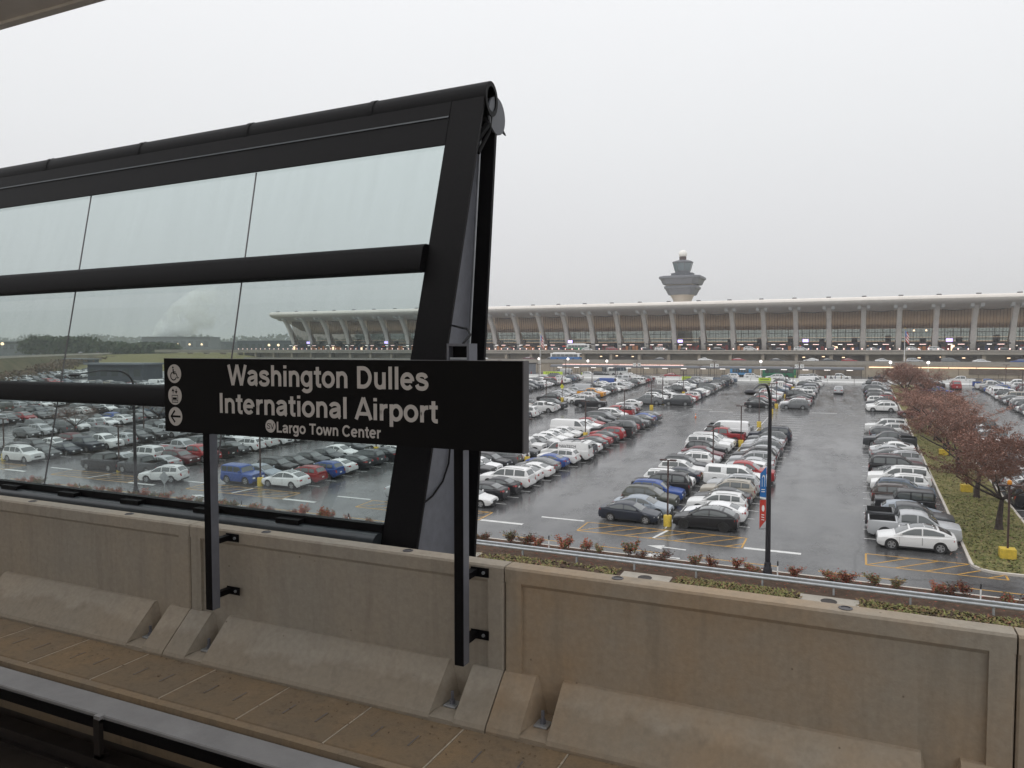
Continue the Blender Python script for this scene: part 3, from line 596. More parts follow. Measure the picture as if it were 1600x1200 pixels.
for c in CEN:
    for blk, n in ((B1, N1), (B2, N2)):
        for i in range(blk == B1, n+1):
            y = blk+i*PITCH; line(c-HALF-.05, y, c+HALF+.05, y, .1)
        line(c, blk, c, blk+n*PITCH, .1)
    hatch(c-HALF-.2, c+HALF+.2, 52.75, 55.3)
    line(c-.2, 52.9, c+.3, 55.2, .22, 'line_white', T*3)
    line(c+HALF+.35, 52.85, c+HALF+4.0, 52.85, .42); line(c-HALF-4.2, 55.5, c-HALF-.6, 55.5, .3)
    line(c+HALF+.3, 134.6, c+HALF+4.2, 134.6, .3); line(c-HALF-4.4, 131.6, c-HALF-.5, 131.6, .3)
for blk, n in ((B1, N1), (B2, N2)):
    for i in range(blk == B1, n+1): line(.6, blk+i*PITCH, 6.4, blk+i*PITCH, .1); line(11.7, blk+i*PITCH, 17.0, blk+i*PITCH, .1)
    for i in range(n+1): line(22.9, blk+i*PITCH, 34.4, blk+i*PITCH, .1)
hatch(.7, 8.3, 52.0, 54.5)
for i in range(60):
    x = -110+i*2.4
    if i % 3 != 2: line(x, 49.6, x+2.4, 49.6, .12, 'line_yellow')
def arrow(x, y, s=1.):
    line(x+1.6*s, y, x-.6*s, y+.12, .22); 
    mk.add([(p, q, lotz(q)+T) for p, q in ((x-.5*s, y+.55), (x-.5*s, y-.45), (x-2.0*s, y+.1))], [(0, 1, 2)], 'line_white')
arrow(-11.6, 50.9, .75); arrow(-11.5, 48.9, .7); arrow(-55, 50.9, .75)
struct(mk.build('road_markings'))

# kerbed grass strip with the trees, and the planted strip below the parapet
def strip_poly(name, pts, h, m, kerb='pale_concrete', kw=.18):
    b = MB(); n = len(pts); cx = sum(p[0] for p in pts)/n; cy = sum(p[1] for p in pts)/n
    inn = []
    for i, p in enumerate(pts):
        a, c = pts[i-1], pts[(i+1) % n]; d1 = Vector((p[0]-a[0], p[1]-a[1])).normalized(); d2 = Vector((c[0]-p[0], c[1]-p[1])).normalized()
        nn = Vector((-(d1.y+d2.y), d1.x+d2.x)); nn = nn.normalized()*kw/max(.4, math.sqrt((1+d1.dot(d2))/2)); inn.append((p[0]+nn.x, p[1]+nn.y))
    lo = [(x, y, lotz(y)-.05) for x, y in pts]; hi = [(x, y, lotz(y)+h) for x, y in pts]; ih = [(x, y, lotz(y)+h+.001) for x, y in inn]
    b.add(lo+hi+ih, [(i, (i+1) % n, n+(i+1) % n, n+i) for i in range(n)]+[(n+i, n+(i+1) % n, 2*n+(i+1) % n, 2*n+i) for i in range(n)], kerb)
    b.add([(x, y, z+.002) for x, y, z in ih], [tuple(range(n))], m)
    return struct(b.build(name))
def rounded(x0, x1, y0, y1, r=1.5):
    p = []
    for cx, cy, a in ((x1-r, y0+r, -90), (x1-r, y1-r, 0), (x0+r, y1-r, 90), (x0+r, y0+r, 180)):
        p += arc(cx, cy, r, r, a, a+90, 6)
    return p
strip_poly('grass_strip', rounded(6.6, 11.6, 52.9, 130.5), .14, 'grass_ground')
strip_poly('grass_strip', rounded(6.6, 11.6, 140, 196), .14, 'grass_ground')
strip_poly('grass_island', rounded(-105, -93.6, 54.0, 56.9, 1.2), .14, 'grass_ground'); strip_poly('grass_island', rounded(-101.5, -98.5, 58.5, 128), .14, 'mulch')
strip_poly('planting_strip', rounded(-140, 60, 42.6, 48.25, .5), .13, 'mulch')
def tuft_mass(name, boxes, n, m, size, hmax, kind='stuff'):
    b = MB(); r = random.Random(3)
    for _ in range(n):
        x0, x1, y0, y1 = r.choice(boxes); x = r.uniform(x0, x1); y = r.uniform(y0, y1); z = lotz(y)+.13
        if math.sin(x*.9)+math.sin(y*2.1+x*.37)+r.uniform(-1, 1) < -.9: continue
        a = r.uniform(0, 6.28); s = size*r.uniform(.6, 1.4); h = hmax*r.uniform(.3, 1)
        d = Vector((math.cos(a), math.sin(a))); q = Vector((-d.y, d.x))*s*.35
        b.add([(x+q.x, y+q.y, z), (x-q.x, y-q.y, z), (x+d.x*s-q.x*.4, y+d.y*s-q.y*.4, z+h), (x+d.x*s+q.x*.4, y+d.y*s+q.y*.4, z+h)], [(0, 1, 2, 3)], m)
    return struct(b.build(name, fix=False), kind)
tuft_mass('ground_cover', [(-30, -13.2, 42.7, 44.95), (-9.6, -2.6, 42.7, 44.95), (.2, 12, 42.7, 44.95), (-80, -31, 42.7, 44.95)], 13000, 'cover_leaves', .17, .12)
mixed('grass_blades', [(.085, .105, .025), (.13, .15, .04), (.20, .175, .075), (.10, .115, .03)])
tuft_mass('grass', [(6.9, 11.4, 53.3, 100), (6.9, 11.4, 53.3, 75), (6.9, 11.4, 100, 130)], 16000, 'grass_blades', .16, .09)
litter('fallen_leaves', [(6.9, 11.3, 54, 128), (6.9, 11.3, 56, 90), (5.6, 6.5, 55, 120)], 2600, 'crown_leaves', .075, lambda y: lotz(y)+.15, 12)
litter('fallen_leaves', [(-70, 12, 45.2, 48.0)], 3200, 'red_leaves', .06, lambda y: lotz(y)+.135, 13)
b = MB()
for i, x in enumerate((-24.2, -11.4, -1.2)):
    b = MB(); b.bbox(-1.5, 1.5, -.75, .75, 0, .06, 'deck_concrete', .01); o = b.build('manhole_pad', loc=(x, 43.9, lotz(43.9)+.12)); o.rotation_euler = (math.atan(SLOPE), 0, 0)
    tag(o, ('concrete utility pad beside the sign post behind the parapet', 'concrete utility pad with round cover behind the rail, in the middle', 'concrete utility pad with rusty cover below the banner lamp')[i], 'utility pad', 'utility pads in the planted strip')
    q = MB(); q.lathe([(.42, .0), (.42, .012), (.36, .016), (.36, .012), (.001, .012)], 'rail_steel', 24); q.build('cover', o, loc=(0, 0, .061))

# guard rail
gr = thing('guard_rail', 'galvanised steel guard rail running along the planted strip', 'guard rail', (-20, 45.1, lotz(45.1)+.13))
b = MB(); prof = [(0, .42), (-.05, .46), (-.05, .52), (0, .575), (0, .62), (-.05, .665), (-.05, .73), (0, .77), (.012, .77), (-.036, .73), (-.036, .665), (.014, .62), (.014, .575), (-.036, .52), (-.036, .46), (.012, .42)]
b.prism(prof, 'x', -60, 80, 'galvanised'); b.build('beam', gr, smooth=30)
for i in range(28):
    x = -57+i*3.8
    if x > 40: break
    b = MB(); b.box(x-.05, x+.05, .02, .035, -.1, .74, 'galvanised'); b.box(x-.05, x+.05, .15, .165, -.1, .74, 'galvanised'); b.box(x-.006, x+.006, .035, .15, -.1, .74, 'galvanised'); b.box(x-.05, x+.05, .0145, .02, .5, .70, 'galvanised'); b.build('post', gr)
for px_, lab in ((-18.7, 'black topped white marker post left of the manhole pad'), (-4.1, 'black topped white marker post just right of the banner lamp post'), (6.2, 'black topped white marker post near the right edge'), (-35.2, 'marker post seen through the glass right of the left sign post'), (-46, 'marker post seen through the glass below the blue off-roader'), (-66, 'marker post seen through the glass at the far left')):
    b = MB(); b.lathe([(.04, 0), (.04, .85)], 'white_paint', 10); o = b.build('marker_post', loc=(px_, 46.6, lotz(46.6)+.12), smooth=40); tag(o, lab, 'marker post', 'marker posts along the planted strip')
    b = MB(); b.lathe([(.043, .85), (.043, 1.12), (.03, 1.14)], 'trim', 10); b.build('cap', o, smooth=40)

# shrubs: loose clumps of small leaves on thin canes
def shrub_mesh(seed, h, w, red):
    r = random.Random(seed); st = MB(); lf = MB()
    for i in range(13):
        a = r.uniform(0, 6.28); s = r.uniform(.1, w); tip = Vector((math.cos(a)*s, math.sin(a)*s, h*r.uniform(.55, 1)))
        st.tube([(0, 0, 0), tip*.5+Vector((0, 0, .08)), tip], .012, 'twig', 4, False)
        for j in range(40):
            t = r.uniform(.35, 1.06); c = tip*t+Vector((r.gauss(0, .09), r.gauss(0, .09), r.gauss(0, .07)+.04)); c.z = max(c.z, .04)
            u = Vector((r.uniform(-1, 1), r.uniform(-1, 1), r.uniform(-.5, .7))).normalized()*r.uniform(.05, .10); v = u.orthogonal().normalized()*u.length*.45
            lf.add([c-u, c+v, c+u, c-v], [(0, 1, 2, 3)], 'red_leaves' if r.random() < red else 'green_leaves')
    return st.mesh('stem', fix=False), lf.mesh('foliage', fix=False)
SHR = [shrub_mesh(k, h, w, red) for k, (h, w, red) in enumerate(((.85, .7, .7), (1.15, .6, .35), (.75, .8, .5), (.95, .75, .2), (1.05, .55, .9)))]
KIND_S = ['low red leaved shrub', 'tall green and red shrub', 'low spreading rust red shrub', 'mostly green shrub', 'tall bright red shrub']
x = -76.; k = 0; r5 = random.Random(21)
while x < 12.5:
    v = r5.choice([0, 0, 1, 2, 2, 3, 4]); st, lf = SHR[v]
    y = 47.45+r5.uniform(-.25, .25)
    if not (-5.1 < x < -4.2):
        o = thing('shrub', 'tmp', 'shrub', (x, y, lotz(y)+.12), 'shrubs along the kerb of the planted strip', (0, 0, r5.uniform(0, 6)))
        sc_ = r5.uniform(.68, 1.08); o.scale = (sc_, sc_, sc_*r5.uniform(.9, 1.1)); obj('stem', st, o); obj('foliage', lf, o)
        where = 'seen through the glass' if x < -24.5 else ('left of the banner lamp' if x < -4.6 else 'right of the banner lamp')
        o['_w'] = where; o['_k'] = KIND_S[v]
    x += r5.choice([.7, .9, 1.1, 1.4, 2.0]); k += 1
cnt = {}
for o in [q for q in C.objects if q.get('category') == 'shrub']:
    key = (o['_w'], o['_k']); cnt[key] = cnt.get(key, 0)+1
    o['label'] = '%s %s, %s of its kind from left' % (o['_k'], o['_w'], ORD[cnt[key]-1])
    del o['_w']; del o['_k']

# ------------------------------------------------------------------ cars
def interp(pts, x):
    """pts run from the front (large x) to the rear"""
    if x >= pts[0][0]: return pts[0][1]
    for (xa, za), (xb, zb) in zip(pts, pts[1:]):
        if x >= xb: return za+(zb-za)*(xa-x)/max(1e-6, xa-xb)
    return pts[-1][1]
SPEC = {
 'sedan': dict(L=4.75, W=1.83, wb=(1.42, -1.36), wr=.335, deck=[(2.37, .60), (2.30, .70), (1.9, .79), (1.1, .93), (0, .955), (-1.3, .99), (-1.8, 1.05), (-2.25, 1.02), (-2.37, .86)],
    roof=[(1.2, .92), (.75, 1.14), (.35, 1.34), (.05, 1.42), (-.45, 1.445), (-.9, 1.40), (-1.3, 1.28), (-1.9, 1.05)], ws=(1.08, .40), rw=(-1.15, -1.78), panes=[(.82, -.28), (-.36, -1.42)]),
 'crossover': dict(L=4.75, W=1.9, wb=(1.48, -1.40), wr=.365, deck=[(2.37, .66), (2.30, .80), (1.9, .90), (1.2, 1.0), (0, 1.03), (-1.3, 1.08), (-2.0, 1.12), (-2.3, 1.05), (-2.37, .85)],
    roof=[(1.35, 1.0), (.9, 1.22), (.45, 1.46), (.1, 1.57), (-.45, 1.62), (-1.0, 1.56), (-1.6, 1.40), (-2.2, 1.12)], ws=(1.24, .48), rw=(-1.35, -2.08), panes=[(.95, -.30), (-.38, -1.62)], glassroof=True),
 'suv': dict(L=4.7, W=1.87, wb=(1.38, -1.32), wr=.36, deck=[(2.34, .72), (2.27, .90), (1.9, .98), (1.1, 1.05), (0, 1.06), (-1.5, 1.09), (-2.2, 1.09), (-2.34, .80)],
    roof=[(1.12, 1.05), (.75, 1.27), (.35, 1.52), (0, 1.63), (-.5, 1.66), (-1.3, 1.65), (-1.85, 1.58), (-2.27, 1.10)], ws=(1.02, .40), rw=(-1.90, -2.20), panes=[(.78, -.22), (-.30, -1.15), (-1.23, -1.86)], rails=True),
 'big_suv': dict(L=5.3, W=2.03, wb=(1.58, -1.50), wr=.40, deck=[(2.64, .80), (2.58, 1.04), (2.2, 1.13), (1.3, 1.20), (0, 1.20), (-1.6, 1.22), (-2.5, 1.22), (-2.64, .85)],
    roof=[(1.38, 1.19), (1.0, 1.45), (.62, 1.72), (.3, 1.86), (-.3, 1.91), (-1.7, 1.90), (-2.2, 1.83), (-2.58, 1.24)], ws=(1.28, .66), rw=(-2.26, -2.53), panes=[(1.02, -.08), (-.18, -1.05), (-1.18, -2.18)], rails=True),
 'hatchback': dict(L=4.25, W=1.78, wb=(1.30, -1.25), wr=.32, deck=[(2.12, .62), (2.05, .76), (1.7, .86), (1.1, .96), (0, .98), (-1.4, 1.02), (-2.0, 1.02), (-2.12, .78)],
    roof=[(1.2, .95), (.75, 1.2), (.35, 1.4), (0, 1.48), (-.5, 1.5), (-1.2, 1.45), (-1.65, 1.36), (-2.06, 1.03)], ws=(1.08, .40), rw=(-1.70, -2.0), panes=[(.82, -.2), (-.28, -1.55)]),
 'pickup': dict(L=5.85, W=2.02, wb=(1.85, -1.80), wr=.41, deck=[(2.92, .85), (2.86, 1.08), (2.5, 1.15), (1.5, 1.22), (.5, 1.22), (-.95, 1.22), (-1.02, 1.30), (-2.88, 1.30), (-2.92, .75)],
    roof=[(1.6, 1.21), (1.2, 1.48), (.85, 1.74), (.55, 1.87), (0, 1.92), (-.5, 1.90), (-.85, 1.82), (-1.0, 1.25)], ws=(1.5, .90), rw=(-.87, -.985), panes=[(1.25, .28), (.18, -.78)], bed=(-1.12, -2.80)),
 'capped_pickup': dict(L=5.85, W=2.02, wb=(1.85, -1.80), wr=.41, deck=[(2.92, .85), (2.86, 1.08), (2.5, 1.15), (1.5, 1.22), (.5, 1.22), (-.95, 1.22), (-1.02, 1.30), (-2.88, 1.30), (-2.92, .75)],
    roof=[(1.6, 1.21), (1.2, 1.48), (.85, 1.74), (.55, 1.87), (0, 1.92), (-.88, 1.90), (-.95, 1.85), (-1.02, 1.9), (-2.55, 1.92), (-2.72, 1.85), (-2.88, 1.32)], ws=(1.5, .90), rw=(-2.74, -2.86), panes=[(1.25, .28), (.18, -.78), (-1.3, -2.45)]),
 'van': dict(L=5.9, W=2.02, wb=(1.75, -1.85), wr=.37, deck=[(2.95, .75), (2.88, .98), (2.4, 1.12), (1.8, 1.22), (0, 1.24), (-2.85, 1.24), (-2.95, .7)],
    roof=[(2.2, 1.16), (1.8, 1.5), (1.4, 1.88), (1.1, 2.05), (.5, 2.10), (-2.4, 2.10), (-2.75, 2.02), (-2.90, 1.25)], ws=(2.08, 1.44), rw=(-2.79, -2.87), panes=[(1.85, .75)]),
 'off_roader': dict(L=4.35, W=1.88, wb=(1.25, -1.25), wr=.41, deck=[(2.15, .78), (2.13, 1.08), (1.6, 1.13), (.8, 1.17), (0, 1.18), (-2.05, 1.18), (-2.15, .80)],
    roof=[(.82, 1.16), (.66, 1.45), (.52, 1.72), (.35, 1.82), (-.5, 1.85), (-1.9, 1.84), (-2.04, 1.78), (-2.11, 1.20)], ws=(.79, .55), rw=(-2.05, -2.10), panes=[(.55, -.35), (-.45, -1.15), (-1.25, -1.95)], box=True),
 'minivan': dict(L=5.1, W=1.98, wb=(1.5, -1.5), wr=.345, deck=[(2.54, .65), (2.46, .82), (2.1, .95), (1.5, 1.04), (0, 1.05), (-1.8, 1.08), (-2.4, 1.08), (-2.54, .75)],
    roof=[(1.65, 1.03), (1.15, 1.32), (.65, 1.60), (.2, 1.72), (-.5, 1.75), (-1.7, 1.72), (-2.1, 1.65), (-2.46, 1.10)], ws=(1.52, .72), rw=(-2.15, -2.40), panes=[(1.2, .05), (-.05, -1.1), (-1.2, -2.05)]),
}
def car_parts(sp):
    L, Wd, deck, roof = sp['L'], sp['W'], sp['deck'], sp['roof']; hw = Wd/2; wr = sp['wr']; ra = wr+.055; zc = wr
    parts = {}; body = MB(); box = .5 if sp.get('box') else 1.
    def wid(x):
        u = max(0, (abs(x)-.60*L/2)/(.40*L/2)); return hw*(1-.15*box*u**2.3)
    def zbot(x):
        z = .23+.10*max(0, (abs(x)-.86*L/2)/(.14*L/2))
        for xw in sp['wb']:
            if abs(x-xw) < ra: z = max(z, zc+math.sqrt(ra*ra-(x-xw)**2)*.98)
        return z
    xs = {L/2, -L/2}
    for xw in sp['wb']:
        for k in range(-5, 6): xs.add(xw+ra*math.sin(k*math.pi/10)*.999)
        xs.add(xw+ra*1.02); xs.add(xw-ra*1.02)
    for p in deck: xs.add(p[0])
    for k in range(1, 14): xs.add(-L/2+L*k/14)
    if 'bed' in sp: xs |= set(sp['bed'])
    xs = sorted(xs, reverse=True); xx = [xs[0]]
    for x in xs[1:]:
        if xx[-1]-x > .018: xx.append(x)
    xs = xx
    def rows(x):
        w = wid(x); zb = zbot(x); zd = interp(deck, x)
        z1 = max(.46, zb+.015); z2 = max(zd*.70, z1+.01); z3 = max(zd-.075, z2+.01)
        front = 1 if x > 0 else -1; end = abs(x) > L/2-.03
        sh = .035 if end else 0
        return [(x-front*sh*1.6, w*.93, zb), (x, w*.995, z1), (x, w, z2), (x-front*sh*.6, w*.965, z3), (x-front*sh*1.4, w*.86, zd), (x-front*sh*1.2, w*.45, zd+.022), (x-front*sh, 0, zd+.03)]
    cols = [rows(x) for x in xs]; n = 7
    vs = []; fs = []
    for s in (1, -1):
        o = len(vs)
        for c in cols: vs += [(p[0], p[1]*s, p[2]) for p in c]
        for i in range(len(cols)-1):
            xm = (xs[i]+xs[i+1])/2
            inbed = 'bed' in sp and sp['bed'][1] < xm < sp['bed'][0]
            for j in range(n-1):
                if inbed and j >= 4: continue
                fs.append((o+i*n+j, o+(i+1)*n+j, o+(i+1)*n+j+1, o+i*n+j+1))
    for i in (0, len(cols)-1):
        for j in range(n-1):
            a = i*n+j; q = len(cols)*n; fs.append((a, a+1, q+a+1, q+a))
    body.add(vs, fs, 'PAINT')
    # greenhouse
    gx = sorted({p[0] for p in roof} | {roof[-1][0]+(roof[0][0]-roof[-1][0])*k/12 for k in range(13)}, reverse=True)
    Hm = max(p[1] for p in roof)
    def gh(x):
        w = wid(x); zr = interp(roof, x); zd = interp(deck, x); f = max(0, min(1, (zr-zd)/(Hm-zd)))
        tum = .07 if sp.get('box') else .17
        yb = w*.90; ye = w*(.90-tum*f); return yb, ye, zd-.03, zr
    def side(x, t):
        yb, ye, zd, zr = gh(x); ztop = zr-.05*min(1, (zr-zd)/.3); y = yb+(ye-yb)*t; return Vector((x, y+.02*math.sin(math.pi*t), zd+(ztop-zd)*t))
    cols = []
    for x in gx:
        yb, ye, zd, zr = gh(x)
        cols.append([tuple(side(x, t)) for t in (0, .35, .7, 1)]+[(x, ye*.90, zr-.006), (x, ye*.5, zr+.018), (x, 0, zr+.026)])
    vs = []; fs = []; n = 7
    for s in (1, -1):
        o = len(vs)
        for c in cols: vs += [(p[0], p[1]*s, p[2]) for p in c]
        for i in range(len(cols)-1):
            for j in range(n-1): fs.append((o+i*n+j, o+(i+1)*n+j, o+(i+1)*n+j+1, o+i*n+j+1))
    q = len(cols)*n
    for i in (0, len(cols)-1):
        for j in range(n-1): fs.append((i*n+j, i*n+j+1, q+i*n+j+1, q+i*n+j))
    body.add(vs, fs, 'PAINT')
    # door seams, sills, wheel wells, bumpers
    for (a, c) in sp['panes'][:2]:
        for x in (a+.06, c-.04):
            if any(abs(x-xw) < ra for xw in sp['wb']): continue
            for s in (1, -1):
                r_ = rows(x); body.add([(x+dx, p[1]*s+.004*s, p[2]) for p in r_[1:4] for dx in (-.006, .006)], [(0, 1, 3, 2), (2, 3, 5, 4)], 'trim')
    for s in (1, -1):
        xa, xb = sp['wb'][0]-ra-.02, sp['wb'][1]+ra+.02
        body.hexa([(xb, s*hw*.90, .20), (xa, s*hw*.90, .20), (xa, s*hw*.955, .22), (xb, s*hw*.955, .22), (xb, s*hw*.90, .30), (xa, s*hw*.90, .30), (xa, s*(hw*.965+.006), .31), (xb, s*(hw*.965+.006), .31)], 'trim')
    for xw in sp['wb']: body.lathe([(ra-.01, -hw*.90), (ra-.01, hw*.90)], 'trim', 18, 'y', (xw, 0, zc))
    body.box(-L/2+.25, L/2-.25, -hw*.86, hw*.86, .17, .26, 'trim')
    fz = interp(deck, L/2)
    for s, e in ((1, L/2), (-1, -L/2)):
        w = wid(e); xo = e+s*.006
        body.hexa([(e-s*.10, -w*.88, .24), (xo, -w*.80, .26), (xo, w*.80, .26), (e-s*.10, w*.88, .24), (e-s*.10, -w*.9, .40), (xo, -w*.84, .38), (xo, w*.84, .38), (e-s*.10, w*.9, .40)], 'trim')
    if sp.get('rails'):
        for s in (1, -1):
            pts = [(x, s*gh(x)[1]*.88, gh(x)[3]+.045) for x in (roof[3][0], -.3, -1.0, roof[-2][0]+.15)]; body.tube(pts, .018, 'trim', 5)
    if 'bed' in sp:
        a, c = sp['bed']; z = interp(deck, (a+c)/2); y = hw*.84; zf = .78
        body.add([(a, -y, z), (a, y, z), (c, y, z), (c, -y, z), (a, -y, zf), (a, y, zf), (c, y, zf), (c, -y, zf)], [(4, 5, 6, 7), (0, 1, 5, 4), (1, 2, 6, 5), (2, 3, 7, 6), (3, 0, 4, 7)], 'trim')
        for s in (1, -1): body.quad((a, s*y, z+.003), (c, s*y, z+.003), (c, s*hw*.87, z+.003), (a, s*hw*.87, z+.003), 'trim')
    parts['body'] = body
    # glass
    def sheet(x0, x1, yf, off=.012, n=5):
        b = MB(); vs = []
        for i in range(n):
            x = x0+(x1-x0)*i/(n-1); yb, ye, zd, zr = gh(x); dz = (interp(roof, x+.02)-interp(roof, x-.02))/.04; nrm = Vector((-dz, 0, 1)).normalized()*off
            for f, cz in ((-1, 0.), (-.55, .016), (0, .026), (.55, .016), (1, 0.)):
                vs.append((x+nrm.x, ye*yf*f, zr+cz+nrm.z))
        b.add(vs, [(i*5+j, i*5+j+1, (i+1)*5+j+1, (i+1)*5+j) for i in range(n-1) for j in range(4)], 'car_glass'); return b
    parts['windshield'] = sheet(sp['ws'][0], sp['ws'][1], .87); parts['rear_window'] = sheet(sp['rw'][0], sp['rw'][1], .82)
    if sp.get('glassroof'): parts['roof_glass'] = sheet(.38, -1.2, .84, .008, 7)
    pn = {1: MB(), -1: MB()}
    for s in (1, -1):
        for a, c in sp['panes']:
            k = 7; vs = []
            for i in range(k):
                x = a+(c-a)*i/(k-1)
                hgt = gh(x)[3]-gh(x)[2]; t0 = .10/max(hgt, .12); t1 = 1-.045/max(hgt, .1); t0 = min(t0, t1-.02)
                for t in (t0, (t0+t1)/2, t1):
                    p = side(x, t); vs.append((p.x, (p.y+.008)*s, p.z))
            pn[s].add(vs, [(i*3+j, i*3+j+1, (i+1)*3+j+1, (i+1)*3+j) for i in range(k-1) for j in range(2)], 'car_glass')
    parts['side_window'] = [pn[1], pn[-1]]
    def lamp(e, s, y0, y1, z0, z1, dep, m):
        b = MB(); xo = e*(L/2); w0, w1 = wid(xo), wid(xo-e*dep)
        p = [(xo+e*.004, s*y0, z0), (xo-e*.02, s*w0*.955, z0+.01), (xo-e*dep, s*(w1*.985+.008), z0+.04), (xo-e*dep, s*(w1*.95), z0+.04),
             (xo-e*.045, s*y0, z1), (xo-e*.07, s*w0*.93, z1), (xo-e*dep, s*(w1*.975+.008), z1), (xo-e*dep, s*(w1*.94), z1)]
        b.hexa(p, m); return b
    w = wid(L/2); zf, zr_ = interp(deck, L/2), interp(deck, -L/2)
    parts['headlight'] = [lamp(1, s, w*.52, w, zf-.10, zf+.035, .30, 'head_lamp') for s in (1, -1)]
    tall = sp.get('rails') or 'bed' in sp or sp is SPEC['van'] or sp is SPEC['capped_pickup'] or sp is SPEC['minivan']
    zt = zr_+.04
    parts['tail_light'] = [lamp(-1, s, w*(.74 if tall else .5), w, zt-(.16 if tall else .09), zt+(.12 if tall else .06), .22, 'tail_lamp') for s in (1, -1)]
    b = MB(); b.hexa([(L/2-.05, -w*.48, zf-.22), (L/2+.012, -w*.46, zf-.2), (L/2+.012, w*.46, zf-.2), (L/2-.05, w*.48, zf-.22), (L/2-.06, -w*.48, zf-.03), (L/2-.005, -w*.46, zf-.03), (L/2-.005, w*.46, zf-.03), (L/2-.06, w*.48, zf-.03)], 'trim'); parts['grille'] = b
    b = MB(); b.box(-L/2-.016, -L/2-.0, -.155, .155, zr_-.20, zr_-.05, 'plate'); parts['licence_plate'] = b
    mir = []
    for s in (1, -1):
        xm = sp['panes'][0][0]-.02; yb, ye, zd, zr0 = gh(xm); b = MB(); y = yb+.02
        b.hexa([(xm-.05, s*y, zd+.12), (xm+.06, s*y, zd+.11), (xm+.05, s*(y+.20), zd+.13), (xm-.06, s*(y+.20), zd+.13), (xm-.05, s*y, zd+.20), (xm+.04, s*y, zd+.20), (xm+.02, s*(y+.19), zd+.26), (xm-.06, s*(y+.19), zd+.26)], 'PAINT'); mir.append(b)
    parts['mirror'] = mir
    ty = MB(); ty.lathe([(wr*.62, -.09), (wr*.93, -.10), (wr, -.07), (wr, .07), (wr*.93, .10), (wr*.62, .09)], 'tyre', 20, 'y', cap=False)
    def rim(m):
        b = MB(); b.lathe([(wr*.64, .062), (wr*.66, .098), (wr*.60, .100), (wr*.57, .075), (.001, .070)], m if m == 'dark_rim' else 'trim', 20, 'y')
        b.lathe([(wr*.66, .094), (wr*.665, .102), (wr*.58, .102), (wr*.58, .094)], m, 20, 'y', cap=False)
        for k in range(5):
            a = 2*math.pi*k/5; d = Vector((math.cos(a), math.sin(a))); q = Vector((-d.y, d.x))
            p = [d*.03+q*.05, d*wr*.60+q*.055, d*wr*.60-q*.055, d*.03-q*.05]
            b.hexa([(u.x, .072, u.y) for u in p]+[(u.x, .096, u.y) for u in p], m)
        b.lathe([(.06, .07), (.055, .102), (.001, .104)], m, 10, 'y'); return b
    parts['_tyre'] = ty; parts['_rim'] = rim('rim'); parts['_dark_rim'] = rim('dark_rim')
    return parts
SEAT = {}
def proto(kind):
    if kind in SEAT: return SEAT[kind]
    sp = SPEC[kind]; pt = car_parts(sp); me = {}
    def fin(b, nm, sm=32):
        b.mats = ['car_paint' if m == 'PAINT' else m for m in b.mats]; return b.mesh(nm, sm)
    far = MB()
    for k, v in pt.items():
        for q in (v if isinstance(v, list) else [v]):
            if not k.startswith('_'): far.merge(q)
    for xw in sp['wb']:
        for s in (1, -1):
            for q in (pt['_tyre'], pt['_rim']):
                c = MB(); c.mats = list(q.mats); c.f = list(q.f); c.m = list(q.m); c.v = [(p[0]+xw, (p[1]*s)+s*(sp['W']/2-.12), p[2]+sp['wr']) for p in q.v]; far.merge(c)
    lod = MB(); lod.merge(far); me['far'] = fin(far, 'car')
    lod.mats = ['car_paint_far' if m in ('PAINT', 'car_paint') else m for m in lod.mats]; me['lod'] = lod
    mid = MB()
    for k in ('body', 'headlight', 'tail_light', 'grille', 'licence_plate', 'mirror'):
        for q in (pt[k] if isinstance(pt[k], list) else [pt[k]]): mid.merge(q)
    me['mid'] = fin(mid, 'body')
    gl = MB()
    for k in ('windshield', 'rear_window', 'side_window', 'roof_glass'):
        if k in pt:
            for q in (pt[k] if isinstance(pt[k], list) else [pt[k]]): gl.merge(q)
    me['glass'] = fin(gl, 'windows')
    for k, v in pt.items():
        me[k] = [fin(q, k) for q in v] if isinstance(v, list) else fin(v, k)
    wh = MB(); wh.merge(pt['_tyre']); wh.merge(pt['_rim']); me['wheel'] = fin(wh, 'wheel')
    SEAT[kind] = me; return me
COL = {'white': (.74, .74, .73), 'black': (.008, .008, .010), 'dark grey': (.045, .048, .052), 'grey': (.14, .145, .15), 'silver': (.44, .45, .46), 'red': (.30, .015, .018), 'dark red': (.10, .012, .018),
       'dark blue': (.014, .019, .032), 'blue': (.02, .065, .26), 'steel blue': (.075, .105, .145), 'pale blue': (.27, .305, .345), 'olive grey': (.075, .078, .062), 'beige': (.33, .30, .25), 'orange': (.62, .26, .015), 'brown': (.05, .032, .026)}
KNAME = {'sedan': 'sedan', 'crossover': 'low crossover', 'suv': 'SUV', 'big_suv': 'large SUV', 'hatchback': 'hatchback', 'pickup': 'pickup truck', 'capped_pickup': 'capped pickup truck', 'van': 'cargo van', 'off_roader': 'boxy off-roader', 'minivan': 'minivan'}
CARS = []        # kind, colour, x, y, heading (deg; nose +x = 0), row phrase, z offset, extra
